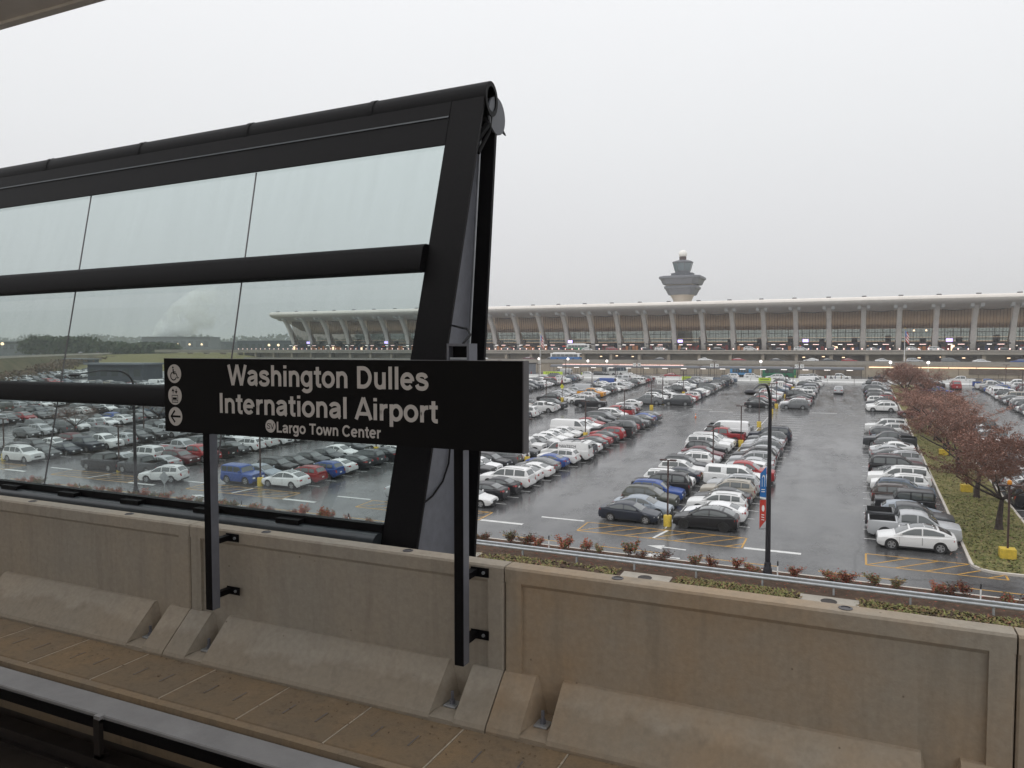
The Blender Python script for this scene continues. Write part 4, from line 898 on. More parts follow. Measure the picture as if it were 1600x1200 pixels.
def file_of(xc, blk, n, row, spec, seed, gap=.03, side=1):
    """one file of stalls; spec lists the nearest cars as 'colour kind nose', nose + or - along x"""
    r = random.Random(seed)
    for i in range(n):
        y = blk+(i+.5)*PITCH
        if i < len(spec):
            if spec[i] is None: continue
            c, k, s = spec[i]
        else:
            if r.random() < gap: continue
            c = r.choices(list(COL), [25, 17, 15, 12, 13, 4.5, 2.5, 3.5, 1.2, 2.5, 1.2, 1.5, 1.5, .2, 1.5])[0]
            k = r.choices(list(SPEC), [29, 8, 32, 9, 8, 9, .7, 1.2, 4, 3])[0]; s = r.choice((1, -1)) if r.random() < .6 else side
        CARS.append(dict(kind=k, col=c, x=xc+r.uniform(-.22, .22), y=y+r.uniform(-.12, .12), rot=(0 if s > 0 else 180)+r.uniform(-1.6, 1.6), row=row, i=i))
sd, sv, bs, hb, pu, vn, of, cr, mv = 'sedan', 'suv', 'big_suv', 'hatchback', 'pickup', 'van', 'off_roader', 'crossover', 'minivan'
file_of(3.75, B1, N1, 'near row along the grass strip', [('white', cr, -1), ('silver', pu, 1), ('dark grey', pu, 1), ('pale blue', hb, 1), ('black', of, -1), ('brown', sv, 1), ('steel blue', sv, 1), ('white', sv, -1), ('white', bs, -1), ('dark grey', sd, 1),
   ('black', bs, 1), ('dark red', sv, 1), ('silver', sv, -1), ('grey', sd, 1), ('silver', sd, 1), ('white', sd, -1), ('grey', hb, 1), ('dark grey', pu, -1), ('steel blue', sd, 1), ('dark grey', sv, 1), ('grey', hb, 1), ('white', sv, -1), ('white', bs, -1), None, None, None, None, None], 11)
file_of(3.75, B2, N2, 'far row along the grass strip', [('white', sv, -1), ('white', sv, -1), ('dark blue', sd, -1)], 12)
file_of(-10.05, B1, N1, 'file before sign 12', [('black', cr, -1), ('white', sd, -1), ('white', sv, -1), ('dark grey', sd, -1), ('beige', sv, -1), ('silver', sv, -1), ('white', 'capped_pickup', 1), ('red', pu, 1), ('white', hb, -1), ('silver', sd, -1), ('silver', sv, -1), ('black', sv, -1),
   ('silver', hb, -1), ('grey', sv, -1), ('silver', sd, -1), ('silver', sd, -1), ('grey', sv, -1), ('dark blue', bs, -1), ('dark blue', sd, -1)]+[None]*9, 13, side=-1)
file_of(-15.85, B1, N1, 'file before sign 13', [('dark blue', sd, 1), ('pale blue', sd, 1), ('olive grey', sv, 1), ('blue', sv, 1), ('black', bs, -1), ('white', sv, 1), ('dark blue', sd, -1), ('white', sv, 1), ('dark grey', sv, 1), ('white', sv, -1), ('silver', sd, 1), ('dark red', sd, 1), ('black', sv, 1), ('white', bs, 1), ('white', bs, 1), ('dark grey', sd, 1),
   ('red', pu, -1), ('dark grey', sv, 1), ('white', vn, -1), ('grey', pu, 1)]+[None]*8, 14)
file_of(-10.05, B2, N2, 'file beyond sign 12', [('grey', sv, -1), ('white', sv, -1), ('silver', sd, -1), ('dark red', sd, -1)], 15, side=-1)
file_of(-15.85, B2, N2, 'file beyond sign 13', [('black', sd, 1), ('black', sv, 1), ('dark grey', sd, 1), ('red', sd, 1)], 16)
file_of(-30.25, B1, N1, 'file before sign 14', [('white', sd, 1), ('black', sd, -1), ('black', sd, -1), ('white', bs, -1), ('white', cr, -1), ('white', sd, -1), ('grey', sd, -1), ('blue', sd, -1), ('white', sv, -1), ('white', vn, -1), ('dark blue', pu, -1), ('white', sd, -1), ('dark grey', sd, -1), ('red', sd, -1), ('dark grey', sd, -1), ('red', sv, -1), ('black', pu, -1), ('grey', bs, -1), ('red', sd, -1), ('dark grey', sv, -1), ('grey', sv, 1), ('dark grey', sd, -1), ('blue', sd, -1), ('grey', sd, -1)]+[None]*4, 17, side=-1)
file_of(-36.05, B1, N1, 'file before sign 15', [('silver', sd, 1), ('white', sd, 1), ('dark grey', pu, -1), ('white', sv, 1), ('black', pu, 1), ('white', sv, 1), ('black', sv, 1), ('grey', sv, -1), ('white', sv, 1), ('dark grey', sd, 1), ('white', of, 1), ('black', sd, 1), ('white', sd, 1), ('white', sd, 1), ('white', sd, 1), ('white', sd, 1), ('white', vn, 1), ('silver', sd, 1), ('white', sd, 1), ('red', sd, 1)], 18)
file_of(-30.25, B2, N2, 'file beyond sign 14', [('dark grey', bs, -1), ('dark grey', sd, -1), ('white', sv, 1), ('red', sd, -1), ('white', sv, -1), ('dark blue', sv, -1), ('grey', sd, -1), ('white', sd, -1), ('white', sd, -1)], 19, side=-1)
file_of(-36.05, B2, N2, 'file beyond sign 15', [('grey', pu, -1), ('silver', sd, 1), ('white', sd, 1), ('white', sv, 1)], 20)
file_of(-50.35, B1, N1, 'file before sign 16', [('white', cr, -1), ('red', sv, -1), ('blue', sv, -1), ('white', sd, -1), ('black', sd, -1), ('dark grey', sv, -1), ('black', sd, -1), ('white', sd, -1), ('silver', sd, -1), ('grey', hb, -1)], 21, side=-1)
file_of(-56.15, B1, N1, 'file before sign 17', [('blue', of, 1), ('pale blue', sd, 1), ('black', sv, 1), ('black', sd, 1), ('dark grey', sd, 1), ('dark grey', sd, 1), ('white', sd, 1), ('dark grey', sv, 1), ('white', sv, 1)], 22)
file_of(-50.35, B2, N2, 'file beyond sign 16', [('white', sv, -1), ('red', sd, -1), ('white', sv, -1), ('grey', sd, -1), ('orange', pu, 1), ('white', sd, -1)], 23, side=-1)
file_of(-56.15, B2, N2, 'file beyond sign 17', [('black', sv, -1), ('silver', sd, 1), ('grey', sd, 1)], 24)
file_of(-70.5, B1, N1, 'file behind the grey pickup', [('dark grey', pu, -1), ('silver', sd, -1), ('dark red', sv, 1), ('red', pu, 1), ('black', pu, -1), ('dark grey', sd, 1), ('white', sv, -1), ('white', sv, -1)], 25, side=-1)
file_of(-76.3, B1, N1, 'file behind the black pickup', [('black', pu, -1), ('silver', sd, 1), ('white', bs, -1), ('red', sd, 1), ('silver', pu, 1), ('dark grey', pu, -1), ('dark grey', pu, -1), ('white', pu, 1), ('dark grey', sd, 1), ('white', pu, 1)], 26)
file_of(-70.5, B2, N2, 'far file by the concrete wall', [], 27, side=-1); file_of(-76.3, B2, N2, 'far file beyond the cross lane', [], 28)
file_of(-90.6, B1, N1, 'file behind the long white SUV', [('white', bs, 1), ('dark grey', sd, 1), ('dark blue', sd, 1), ('dark blue', pu, 1), ('white', pu, 1)], 29, side=1)
file_of(-96.4, B1, N1, 'file by the grass island', [None, ('dark grey', sv, -1), ('black', sv, 1), ('white', sd, 1), ('dark red', sv, 1), ('dark grey', sd, 1)], 30)
file_of(-90.6, B2, N2, 'distant file left of sign', [], 31); file_of(-96.4, B2, N2, 'distant file behind bare trees', [], 32)
file_of(-110.7, B1+13, N1-5, 'first file left of bare trees', [], 33); file_of(-116.5, B1+18, N1-7, 'second file left of bare trees', [], 34)
file_of(-110.7, B2, N2, 'far first file left of bare trees', [], 35); file_of(-116.5, B2, N2, 'far second file left of bare trees', [], 36)
for k_, x_ in enumerate((-130.9, -136.7, -151., -156.8, -171.1, -176.9, -191.2, -197, -211.3, -217.1, -231.4, -237.2, -251.5, -257.3)):
    y_ = max(58, abs(x_)/1.78); far_n = int(((148 if -218 < x_ < -184 else 194)-y_)/PITCH); file_of(x_, y_, min(far_n, 36), ORD[k_+2]+' file left of bare trees', [], 44+k_)
file_of(14.3, B1, N1, 'near row behind brown trees', [None, None, ('dark grey', sv, -1), ('white', sd, -1)], 37); file_of(14.3, B2, N2, 'far row behind brown trees', [None]*4, 38, gap=.5)
file_of(25.8, B1, N1, 'near part of right lot', [], 39); file_of(25.8, B2, N2, 'far part of right lot', [('white', sd, -1), ('grey', sv, 1), ('white', sv, -1), ('dark grey', sv, 1)], 40); file_of(31.6, B2, N2, 'second file of right lot', [], 41)
def single(kind, col, x, y, rot, label, lit=None, z=None, lod='near'):
    CARS.append(dict(kind=kind, col=col, x=x, y=y, rot=rot, row=None, i=0, label=label, lit=lit, z=z, lod=lod))
single('suv', 'white', -64.3, 54.6, 197, 'white SUV with headlights on driving out past the blue off-roader', 'head')
single('sedan', 'dark red', 8.2, 133.6, 175, 'dark red sedan crossing the lane between the grass strips')
single('big_suv', 'red', 19.2, 187.5, 90, 'red SUV with brake lights on driving away in the right hand lot', 'tail')
single('crossover', 'silver', -3.6, 171.0, 90, 'silver hatchback with brake lights driving away up the right aisle', 'tail')
single('pickup', 'black', -44.5, 131.5, 5, 'black pickup truck turning in the cross lane below sign 16', 'tail')
single('sedan', 'white', -37.9, 133.8, 186, 'white sedan driving along the cross lane beside the lamp pole', None)
single('suv', 'white', -48.6, 137.2, 178, 'white SUV parked at the cross lane right of sign 17')
single('suv', 'white', -56.5, 126.0, -20, 'white SUV turning at the end of the file below sign 17')
def proj(x, y, z):
    z -= CZ; ya = R(24.7); pp = math.atan(55/1176); fy = y*math.cos(ya)-x*math.sin(ya); xr = x*math.cos(ya)+y*math.sin(ya)
    fw = fy*math.cos(pp)-z*math.sin(pp)
    if fw < 1: return None
    return 800+1176*xr/fw, 600-1176*(z*math.cos(pp)+fy*math.sin(pp))/fw, fw
# ---- which cars stand as things of their own: those that show largest; hidden and tiny ones go into one mass
TILT = Matrix.Rotation(math.atan(SLOPE), 4, 'X')
def score(c):
    z = lotz(c['y']) if c.get('z') is None else c['z']; p = proj(c['x'], c['y'], z+.9)
    if p is None or not (-50 < p[0] < 1650 and p[1] < 1000): return None
    s = 1000/p[2]
    if 275 < p[0] < 800 and 568 < p[1] < 672+(p[0]-257)*.066-12: s *= .12       # behind the station sign
    if p[0] < 262 and 597 < p[1] < 630: s *= .35                                 # behind the lower rail
    if 612 < p[0] < 715: s *= .12
    if p[0] > 1440 and 620 < p[1] < 800 and c['x'] > 10 and p[2] < 120: s *= .5  # behind the tree crowns
    return s
DETAIL = []
def road_cars():
    r = random.Random(77)
    for px_, kind, col, sgn, lit in ((-47, 'sedan', 'white', 1, None), (-36, 'sedan', 'red', 1, 'tail'), (-14, 'sedan', 'white', -1, None), (-2.5, 'sedan', 'red', 1, None), (-24, 'sedan', 'dark grey', 1, None), (-64, 'sedan', 'dark grey', -1, 'head'),
          (7, 'sedan', 'white', 1, None), (15.5, 'suv', 'silver', 1, None), (-8.5, 'sedan', 'dark grey', 1, None), (33, 'sedan', 'white', 1, None), (25, 'minivan', 'grey', 1, None), (43, 'sedan', 'blue', -1, None), (55, 'sedan', 'dark blue', 1, 'tail'), (66, 'suv', 'black', 1, None), (-132, 'minivan', 'white', 1, None), (-112, 'sedan', 'dark red', 1, 'tail'), (-105, 'sedan', 'dark grey', -1, None)):
        single(kind, col, px_, 259 if sgn > 0 else 263.5, 0 if sgn > 0 else 180, None, lit, 11.03, 'far'); CARS[-1]['where'] = 'on the lower terminal road'
    x = -160
    while x < 70:
        kind = r.choice(['sedan', 'suv', 'sedan', 'minivan']); col = r.choice(['white', 'dark grey', 'black', 'silver', 'red', 'dark blue'])
        single(kind, col, x, 296 + r.choice((0, 3.6)), 0, None, r.choice((None, 'tail', None)), 14.55, 'far'); CARS[-1]['where'] = 'at the upper terminal kerb'
        x += r.uniform(6.5, 14)
    for x, y, kind, col, s in ((-84, 221, 'van', 'white', -1), (-31.5, 210, 'suv', 'white', -1), (-26, 213.4, 'suv', 'white', 1), (-20, 210, 'suv', 'white', -1), (-12, 211, 'suv', 'silver', 1), (-10.5, 216, 'suv', 'white', 1), (-4.5, 214, 'pickup', 'white', 1), (-59, 210, 'sedan', 'white', 1), (-71, 208.5, 'suv', 'white', 1), (-67, 207, 'off_roader', 'black', 1), (-47.5, 212, 'sedan', 'red', 1), (5, 222, 'sedan', 'black', -1), (22, 205, 'pickup', 'white', -1)):
        single(kind, col, x, y, 0 if s > 0 else 180, None, None, 7.2, 'far'); CARS[-1]['where'] = 'on the road behind the white barrier'
road_cars()
for i, c in enumerate(CARS): c['id'] = i; c['s'] = score(c)
vis = sorted([c for c in CARS if c['s'] is not None], key=lambda c: -c['s'])
LIM = 296
keep = vis[:LIM]; rest = [c for c in vis[LIM:]]
keep.sort(key=lambda c: -c['s'])
def desc(c): return '%s %s' % (c['col'], KNAME[c['kind']])
def carlabel(c):
    if c.get('label'): return c['label']
    d = desc(c)
    if c.get('where'): return None
    return '%s, %s from the front, %s' % (d, ORD[c['i']], c['row'])
# road cars: told apart by their order from the left
for w in {c['where'] for c in keep if c.get('where')}:
    grp = {}
    for c in sorted([c for c in keep if c.get('where') == w], key=lambda c: c['x']): grp.setdefault(desc(c), []).append(c)
    for d, l in grp.items():
        for k, c in enumerate(l): c['label'] = '%s %s, %s such car from the left' % (d, w, ORD[k]) if len(l) > 1 else 'only %s %s' % (d, w)
def car_matrix(c):
    z = lotz(c['y']) if c.get('z') is None else c['z']
    return Matrix.Translation((c['x'], c['y'], z+.01)) @ (TILT if c.get('z') is None else Matrix.Identity(4)) @ Matrix.Rotation(R(c['rot']), 4, 'Z')
vr = random.Random(99)
for n, c in enumerate(keep):
    me = proto(c['kind']); sp = SPEC[c['kind']]; col = COL[c['col']]
    v = vr.uniform(.88, 1.12); col = tuple(min(.8, q*v) for q in col)
    d = 1000/max(c['s'], 1e-3); dist = proj(c['x'], c['y'], 8)[2]
    lod = c.get('lod') or 'near'
    nm = {'van': 'parked_van', 'minivan': 'parked_minivan', 'pickup': 'parked_pickup', 'capped_pickup': 'parked_pickup', 'suv': 'parked_suv', 'big_suv': 'parked_suv', 'off_roader': 'parked_off_roader'}.get(c['kind'], 'parked_car')
    if c.get('where') in ('on the lower terminal road', 'at the upper terminal kerb') or c.get('lit'): nm = nm.replace('parked_', 'road_')
    cat = {'van': 'van', 'minivan': 'minivan', 'pickup': 'pickup truck', 'capped_pickup': 'pickup truck', 'off_roader': 'off-roader'}.get(c['kind'], 'car')
    grp = 'vehicles on the terminal roads' if c.get('where') else 'vehicles in the parking lot'
    M = car_matrix(c)
    def part(nm_, mesh, par, ml=None):
        o = obj(nm_, mesh, par); o.color = (*col, 1)
        if ml is not None: o.matrix_local = ml
        return o
    if lod == 'far' or dist > 112:
        o = part(nm, me['far'], None); o.matrix_world = M
        if lod == 'far' and c.get('lit'):
            e = -1 if c['lit'] == 'tail' else 1
            for s in (1, -1):
                b = MB(); w_ = sp['W']/2*.75; b.box(e*sp['L']/2-.05, e*sp['L']/2+.02, s*w_-.14, s*w_+.14, .72, .95, 'tail_lamp_lit' if e < 0 else 'head_lamp_lit'); part('tail_light' if e < 0 else 'headlight', b.mesh('lamp'), o)
    else:
        o = obj(nm, None); o.matrix_world = M; o.empty_display_size = .3
        rimk = 'dark' if (vr.random() < .12 and c['kind'] != 'crossover' and c['i'] > 1) or (c['kind'] == 'crossover' and c['col'] == 'black') else 'bright'
        full = dist < 84
        if full:
            part('body', me['body'], o); part('windshield', me['windshield'], o); part('rear_window', me['rear_window'], o)
            for q in me['side_window']: part('side_window', q, o)
            if 'roof_glass' in me: part('roof_glass', me['roof_glass'], o)
            for q in me['mirror']: part('mirror', q, o)
            part('grille', me['grille'], o); part('licence_plate', me['licence_plate'], o)
            for nm_, lit, mt in (('headlight', 'head', 'head_lamp_lit'), ('tail_light', 'tail', 'tail_lamp_lit')):
                for q in me[nm_]:
                    p_ = part(nm_, q, o)
                    if c.get('lit') == lit: p_.material_slots[0].link = 'OBJECT'; p_.material_slots[0].material = MATS[mt]
        else:
            part('body', me['mid'], o); part('windows', me['glass'], o)
            if c.get('lit'):
                for q in me['tail_light' if c['lit'] == 'tail' else 'headlight']:
                    p_ = part('tail_light' if c['lit'] == 'tail' else 'headlight', q, o); p_.scale = (1.01, 1.01, 1.0); p_.material_slots[0].link = 'OBJECT'; p_.material_slots[0].material = MATS['tail_lamp_lit' if c['lit'] == 'tail' else 'head_lamp_lit']
        for xw in sp['wb']:
            for s in (1, -1):
                ml = Matrix.Translation((xw, s*(sp['W']/2-.12), sp['wr'])) @ (Matrix.Identity(4) if s > 0 else Matrix.Rotation(math.pi, 4, 'Z')) @ Matrix.Rotation(vr.uniform(0, 1), 4, 'Y')
                if full:
                    wq = part('wheel', me['_tyre'], o, ml); part('rim', me['_dark_rim' if rimk == 'dark' else '_rim'], wq)
                else: part('wheel', me['wheel'], o, ml)
    tag(o, carlabel(c), cat, grp)
    c['obj'] = o
    if c['kind'] == 'van' and c['x'] < -28 and c['x'] > -33 and c['y'] < 90:          # the lettered van
        o['label'] = 'white cargo van with dark lettering on its side, tail towards the right aisle'
        b = MB(); tmp = MB(); lettering(tmp, 'HAVTECH', 0, 2.05, 0, .30, 0, 'sign_edge', .115)
        tmp.add([(-.42, -.001, .02), (-.30, -.001, .30), (-.16, -.001, .33), (-.16, -.001, .27), (-.26, -.001, .24), (-.34, -.001, .05), (-.24, -.001, .06), (-.12, -.001, .2), (-.06, -.001, .2), (-.2, -.001, 0)], [tuple(range(10))], 'tail_lamp')
        y_ = sp['W']/2*.90-.02
        b.mats = tmp.mats; b.f = tmp.f; b.m = tmp.m
        b.v = [(.60-q[0], y_-.10*(q[2]+.40)/.85+.062+(-q[1]), 1.50+q[2]) for q in tmp.v]
        part('lettering', b.mesh('lettering', fix=False), o)
        b = MB()
        for s in (1, -1): b.tube([(.6, s*.7, 2.2), (-2.3, s*.7, 2.2)], .03, 'trim', 6)
        for x_ in (.4, -.9, -2.1): b.tube([(x_, -.75, 2.18), (x_, .75, 2.18)], .03, 'trim', 6); b.tube([(x_, .7, 2.08), (x_, .7, 2.2)], .02, 'trim', 5); b.tube([(x_, -.7, 2.08), (x_, -.7, 2.2)], .02, 'trim', 5)
        part('roof_rack', b.mesh('roof_rack', 40), o)
# labels must single each car out
seen = {}
for c in keep:
    l = c['obj']['label']
    if l in seen: c['obj']['label'] = l+' again'
    seen[l] = 1
# the mass of the distant and hidden vehicles
def mass(cars, name):
    V, F, MI, COLS, mats = [], [], [], [], []
    off = 0
    for c in cars:
        lod = proto(c['kind'])['lod']; M = np.array(car_matrix(c)); v = np.array(lod.v); v = v @ M[:3, :3].T + M[:3, 3]
        idx = []
        for m in lod.mats:
            if m not in mats: mats.append(m)
            idx.append(mats.index(m))
        V.append(v); F += [tuple(off+q for q in f) for f in lod.f]; MI += [idx[i] for i in lod.m]; off += len(v)
        COLS.append(np.tile(np.array([*COL[c['col']], 1.]), (len(v), 1)))
    if not V: return
    me = bpy.data.meshes.new(name); me.from_pydata(np.concatenate(V).tolist(), [], F)
    for m in mats: me.materials.append(MATS[m])
    me.polygons.foreach_set('material_index', MI)
    at = me.attributes.new('paint', 'FLOAT_COLOR', 'POINT'); at.data.foreach_set('color', np.concatenate(COLS).astype(np.float32).ravel())
    me.update(); o = obj(name, me); struct(o, 'stuff'); return o
mass(rest, 'distant_parked_vehicles')

# ------------------------------------------------------------------ lamp posts, light poles, row signs
def light_pole(x, y, h=5.0, label='', nums=None, diamond=False, zoff=.0, base='round'):
    z = lotz(y)+zoff
    t = thing('light_pole', label, 'light pole', (x, y, z), 'low light poles of the parking lot')
    b = MB(); b.box(-.055, .055, -.055, .055, .0, h, 'brown_pole'); b.build('pole', t)
    b = MB()
    b.bbox(-.62, -.12, -.16, .16, h-.02, h+.10, 'brown_pole', .02); b.bbox(.12, .62, -.16, .16, h-.02, h+.10, 'brown_pole', .02); b.box(-.14, .14, -.03, .03, h, h+.06, 'brown_pole'); b.build('lamp_head', t)
    b = MB()
    if base == 'round': b.lathe([(.31, -.1), (.31, .78), (.28, .82), (.05, .83)], 'yellow', 22)
    else: b.bbox(-.45, .45, -.38, .38, -.1, .62, 'yellow', .03)
    b.build('concrete_base', t, smooth=40)
    if nums:
        for s, nmb in zip((-1, 1), nums):
            cx = s*.62; zz = h-.95
            b = MB(); b.box(cx-.42, cx+.42, -.10, -.085, zz-.42, zz+.42, 'white_paint'); o = b.build('row_sign', t)
            q = MB(); lettering(q, nmb, cx-.30, cx+.30, zz-.22, .46, -.1005, 'sign_black', .13); q.build('number', o)
            b = MB(); b.box(min(0, cx)+.0, max(0, cx), -.085, -.06, zz+.05, zz+.09, 'brown_pole'); b.build('bracket', t)
    if diamond:
        b = MB(); zz = h-2.2; b.add([(x_, y_, z_) for y_ in (-.08, -.07) for x_, z_ in ((0, zz-.55), (.42, zz), (0, zz+.55), (-.42, zz))], [(0, 1, 2, 3), (7, 6, 5, 4), (0, 4, 5, 1), (1, 5, 6, 2), (2, 6, 7, 3), (3, 7, 4, 0)], 'sign_yellow'); o = b.build('warning_sign', t)
        q = MB(); q.box(-.05, .05, -.085, -.081, zz-.2, zz+.22, 'sign_black'); q.build('symbol', o)
    return t
for c, nm, nums in ((CEN[0], 'row of signs 13 and 12', ('13', '12')), (CEN[1], 'row of signs 15 and 14', ('15', '14')), (CEN[2], 'row of signs 17 and 16', ('17', '16')), (CEN[3], 'first row left of sign 17', None), (CEN[4], 'second row left of sign 17', None)):
    for k, y in enumerate((56.5, 76.1, 95.7, 114.2, 131.2)):
        if k == 0 and c == CEN[1]: continue
        light_pole(c, y, 5.0, 'light pole on yellow base, %s in the near %s' % (ORD[k], nm), base='round')
    for k, y in enumerate((139.6, 158, 176, 195)):
        light_pole(c, y, 5.2, ('brown pole carrying row signs %s and %s' % nums if nums and k == 0 else ('light pole by the white barrier ending the %s' % nm if k == 3 else 'brown light pole, %s in the far %s' % (ORD[k], nm))), nums if k in (0, 3) else None, k == 0 and nums and nums[0] == '17')
for k, y in enumerate((56.4, 76.8, 96.6, 113.1, 129)):
    t = light_pole(8.9, y, 4.6, 'light pole on a square yellow base in the grass strip, %s from the front' % ORD[k], zoff=.14, base='square')
    if k == 0: b = MB(); b.lathe([(.10, 4.7), (.15, 4.78), (.12, 4.95), (.02, 5.0)], 'orange', 12); b.build('orange_cap', t, smooth=50)
for k, (x, y) in enumerate(((28.7, 190), (28.7, 172), (28.7, 150))): light_pole(x, y, 5.2, 'light pole among the cars of the right hand lot, %s from the back' % ORD[k])

def street_lamp(x, y, label, banners):
    z = lotz(y)+.12; t = thing('street_lamp', label, 'street lamp', (x, y, z), 'tall bent street lamps along the planted strip')
    b = MB(); top = 10.2
    b.lathe([(.155, .9), (.15, 2.2), (.10, top)], 'black_pole', 14)
    ux, uy = -.09, -.995
    pts = [(0, 0, top)]+[(ux*1.7*(1-math.cos(R(a))), uy*1.7*(1-math.cos(R(a))), top+1.45*math.sin(R(a))) for a in range(15, 91, 15)]+[(ux*3.2, uy*3.2, top+1.5), (ux*5.0, uy*5.0, top+1.25)]
    b.tube(pts, [.10, .095, .09, .088, .085, .08, .075, .06, .05], 'black_pole', 10); b.build('pole', t, smooth=50)
    b = MB(); b.lathe([(.36, 0), (.36, .16), (.27, .22), (.25, .55), (.21, .62), (.19, .90), (.155, .93)], 'black_pole', 14); b.build('base', t, smooth=40)
    b = MB(); b.lathe([(.02, -.16), (.22, -.15), (.33, -.06), (.36, .0), (.30, .09), (.14, .14), (.02, .15)], 'black_pole', 16); o = b.build('lamp_head', t, (50)); o.location = (ux*5.4, uy*5.4, top+1.2); o.scale = (.9, 1.5, 1)
    if banners:
        n = 8
        for nm, z0, z1, m, sk in (('blue_banner', 5.05-.3, 7.0-.3, 'blue_banner', .35), ('red_banner', 2.95, 4.68, 'red_banner', -.3)):
            b = MB(); vs = [(-.14-.34*i/n, -.10-.13*i/n+.05*math.sin(math.pi*i/n), zz) for i in range(n+1) for zz in (z0+(.5*(1-i/n) if nm == 'red_banner' else .08*math.sin(3*i/n)), z1-(.45*(i/n) if nm == 'blue_banner' else 0))]
            k = len(vs); fs = [(2*i, 2*i+2, 2*i+3, 2*i+1) for i in range(n)]
            b.add(vs+[(p[0]+.004, p[1]+.008, p[2]) for p in vs], fs+[tuple(k+q for q in f[::-1]) for f in fs], m); o = b.build(nm, t, fix=False)
            q = MB()
            def PB(a, c, kk): 
                u = (a+1)/2; return (-.14-.34*u, -.10-.13*u+.05*math.sin(math.pi*u)-.006-.002*kk, c)
            zc = (z0+z1)/2
            if nm == 'blue_banner':
                stroke(q, arc(-.05, zc+.15, .42, .26, 200, 20, 10), .09, 'white_paint', PB, 1); stroke(q, [(-.5, zc+.45), (-.5, zc-.25)], .13, 'white_paint', PB, 2); stroke(q, [(.35, zc+.2), (.35, zc-.25)], .13, 'white_paint', PB, 3)
                for i in range(2): stroke(q, [(-.6, zc-.42-.13*i), (.55, zc-.42-.13*i)], .05, 'white_paint', PB, 4+i)
                stroke(q, [(-.98, z0+.02), (.98, z0+.08)], .10, 'white_paint', PB, 7)
            else:
                q.add([PB(.45*math.cos(2*math.pi*i/16)-.1, zc+.35+.20*math.sin(2*math.pi*i/16), 1) for i in range(16)], [tuple(range(16))], 'white_paint')
                for i in range(3): stroke(q, [(-.5, zc-.05-.15*i), (.45, zc-.02-.15*i)], .055, 'white_paint', PB, 2+i)
            q.build('printed_mark', o, fix=False)
        b = MB()
        for zz in (6.72, 4.75, 2.93): b.tube([(0, 0, zz), (-.50, -.24, zz)], .018, 'black_pole', 6)
        b.build('banner_arm', t)
    return t
street_lamp(-4.7, 46.9, 'tall black street lamp with blue and red banners by the guard rail', True)
street_lamp(-60.7, 48.4, 'tall black street lamp without banners seen through the left glass', False)
# road signs seen from behind through the glass
t = thing('road_sign', 'grey back of a diamond road sign on a post seen through the glass', 'road sign', (-55.3, 47.0, lotz(47)+.12))
b = MB(); b.box(-.04, .04, -.03, .03, 0, 2.9, 'galvanised'); b.build('post', t)
b = MB(); b.add([(x_, y_, z_) for y_ in (-.045, -.035) for x_, z_ in ((0, 1.75), (.62, 2.37), (0, 2.99), (-.62, 2.37))], [(0, 1, 2, 3), (7, 6, 5, 4), (0, 4, 5, 1), (1, 5, 6, 2), (2, 6, 7, 3), (3, 7, 4, 0)], 'galvanised'); b.build('panel', t)
t = thing('lot_sign', 'small white square sign on a brown post at the far left', 'sign', (-100, 57.8, lotz(57.8)))
b = MB(); b.box(-.05, .05, -.05, .05, 0, 4.6, 'brown_pole'); b.build('post', t)
b = MB(); b.box(-.42, .42, -.075, -.06, 2.9, 3.8, 'plate'); o = b.build('panel', t); q = MB(); lettering(q, '1', -.2, .2, 3.1, .5, -.0755, 'sign_black', .2); q.build('number', o)
t = thing('bollard_base', 'yellow concrete block on the grass island at the far left', 'bollard', (-94.2, 58.6, lotz(58.6)+.1)); b = MB(); b.bbox(-.45, .45, -.4, .4, 0, .9, 'yellow', .04); b.build('block', t); b = MB(); b.box(-.06, .06, -.06, .06, .9, 1.0, 'brown_pole'); b.build('socket', t)
mat('cone_orange', (.75, .17, .03), .6)
o = thing('traffic_cone', 'orange traffic cone standing in the middle aisle', 'traffic cone', (-23.6, 122, lotz(122))); b = MB(); b.lathe([(.13, .02), (.03, .7), (.02, .72)], 'cone_orange', 14); b.build('cone', o, smooth=40); b = MB(); b.box(-.18, .18, -.18, .18, 0, .03, 'trim'); b.build('base', o); b = MB(); b.lathe([(.088, .33), (.062, .50)], 'white_paint', 14); b.build('reflective_band', o, smooth=40)

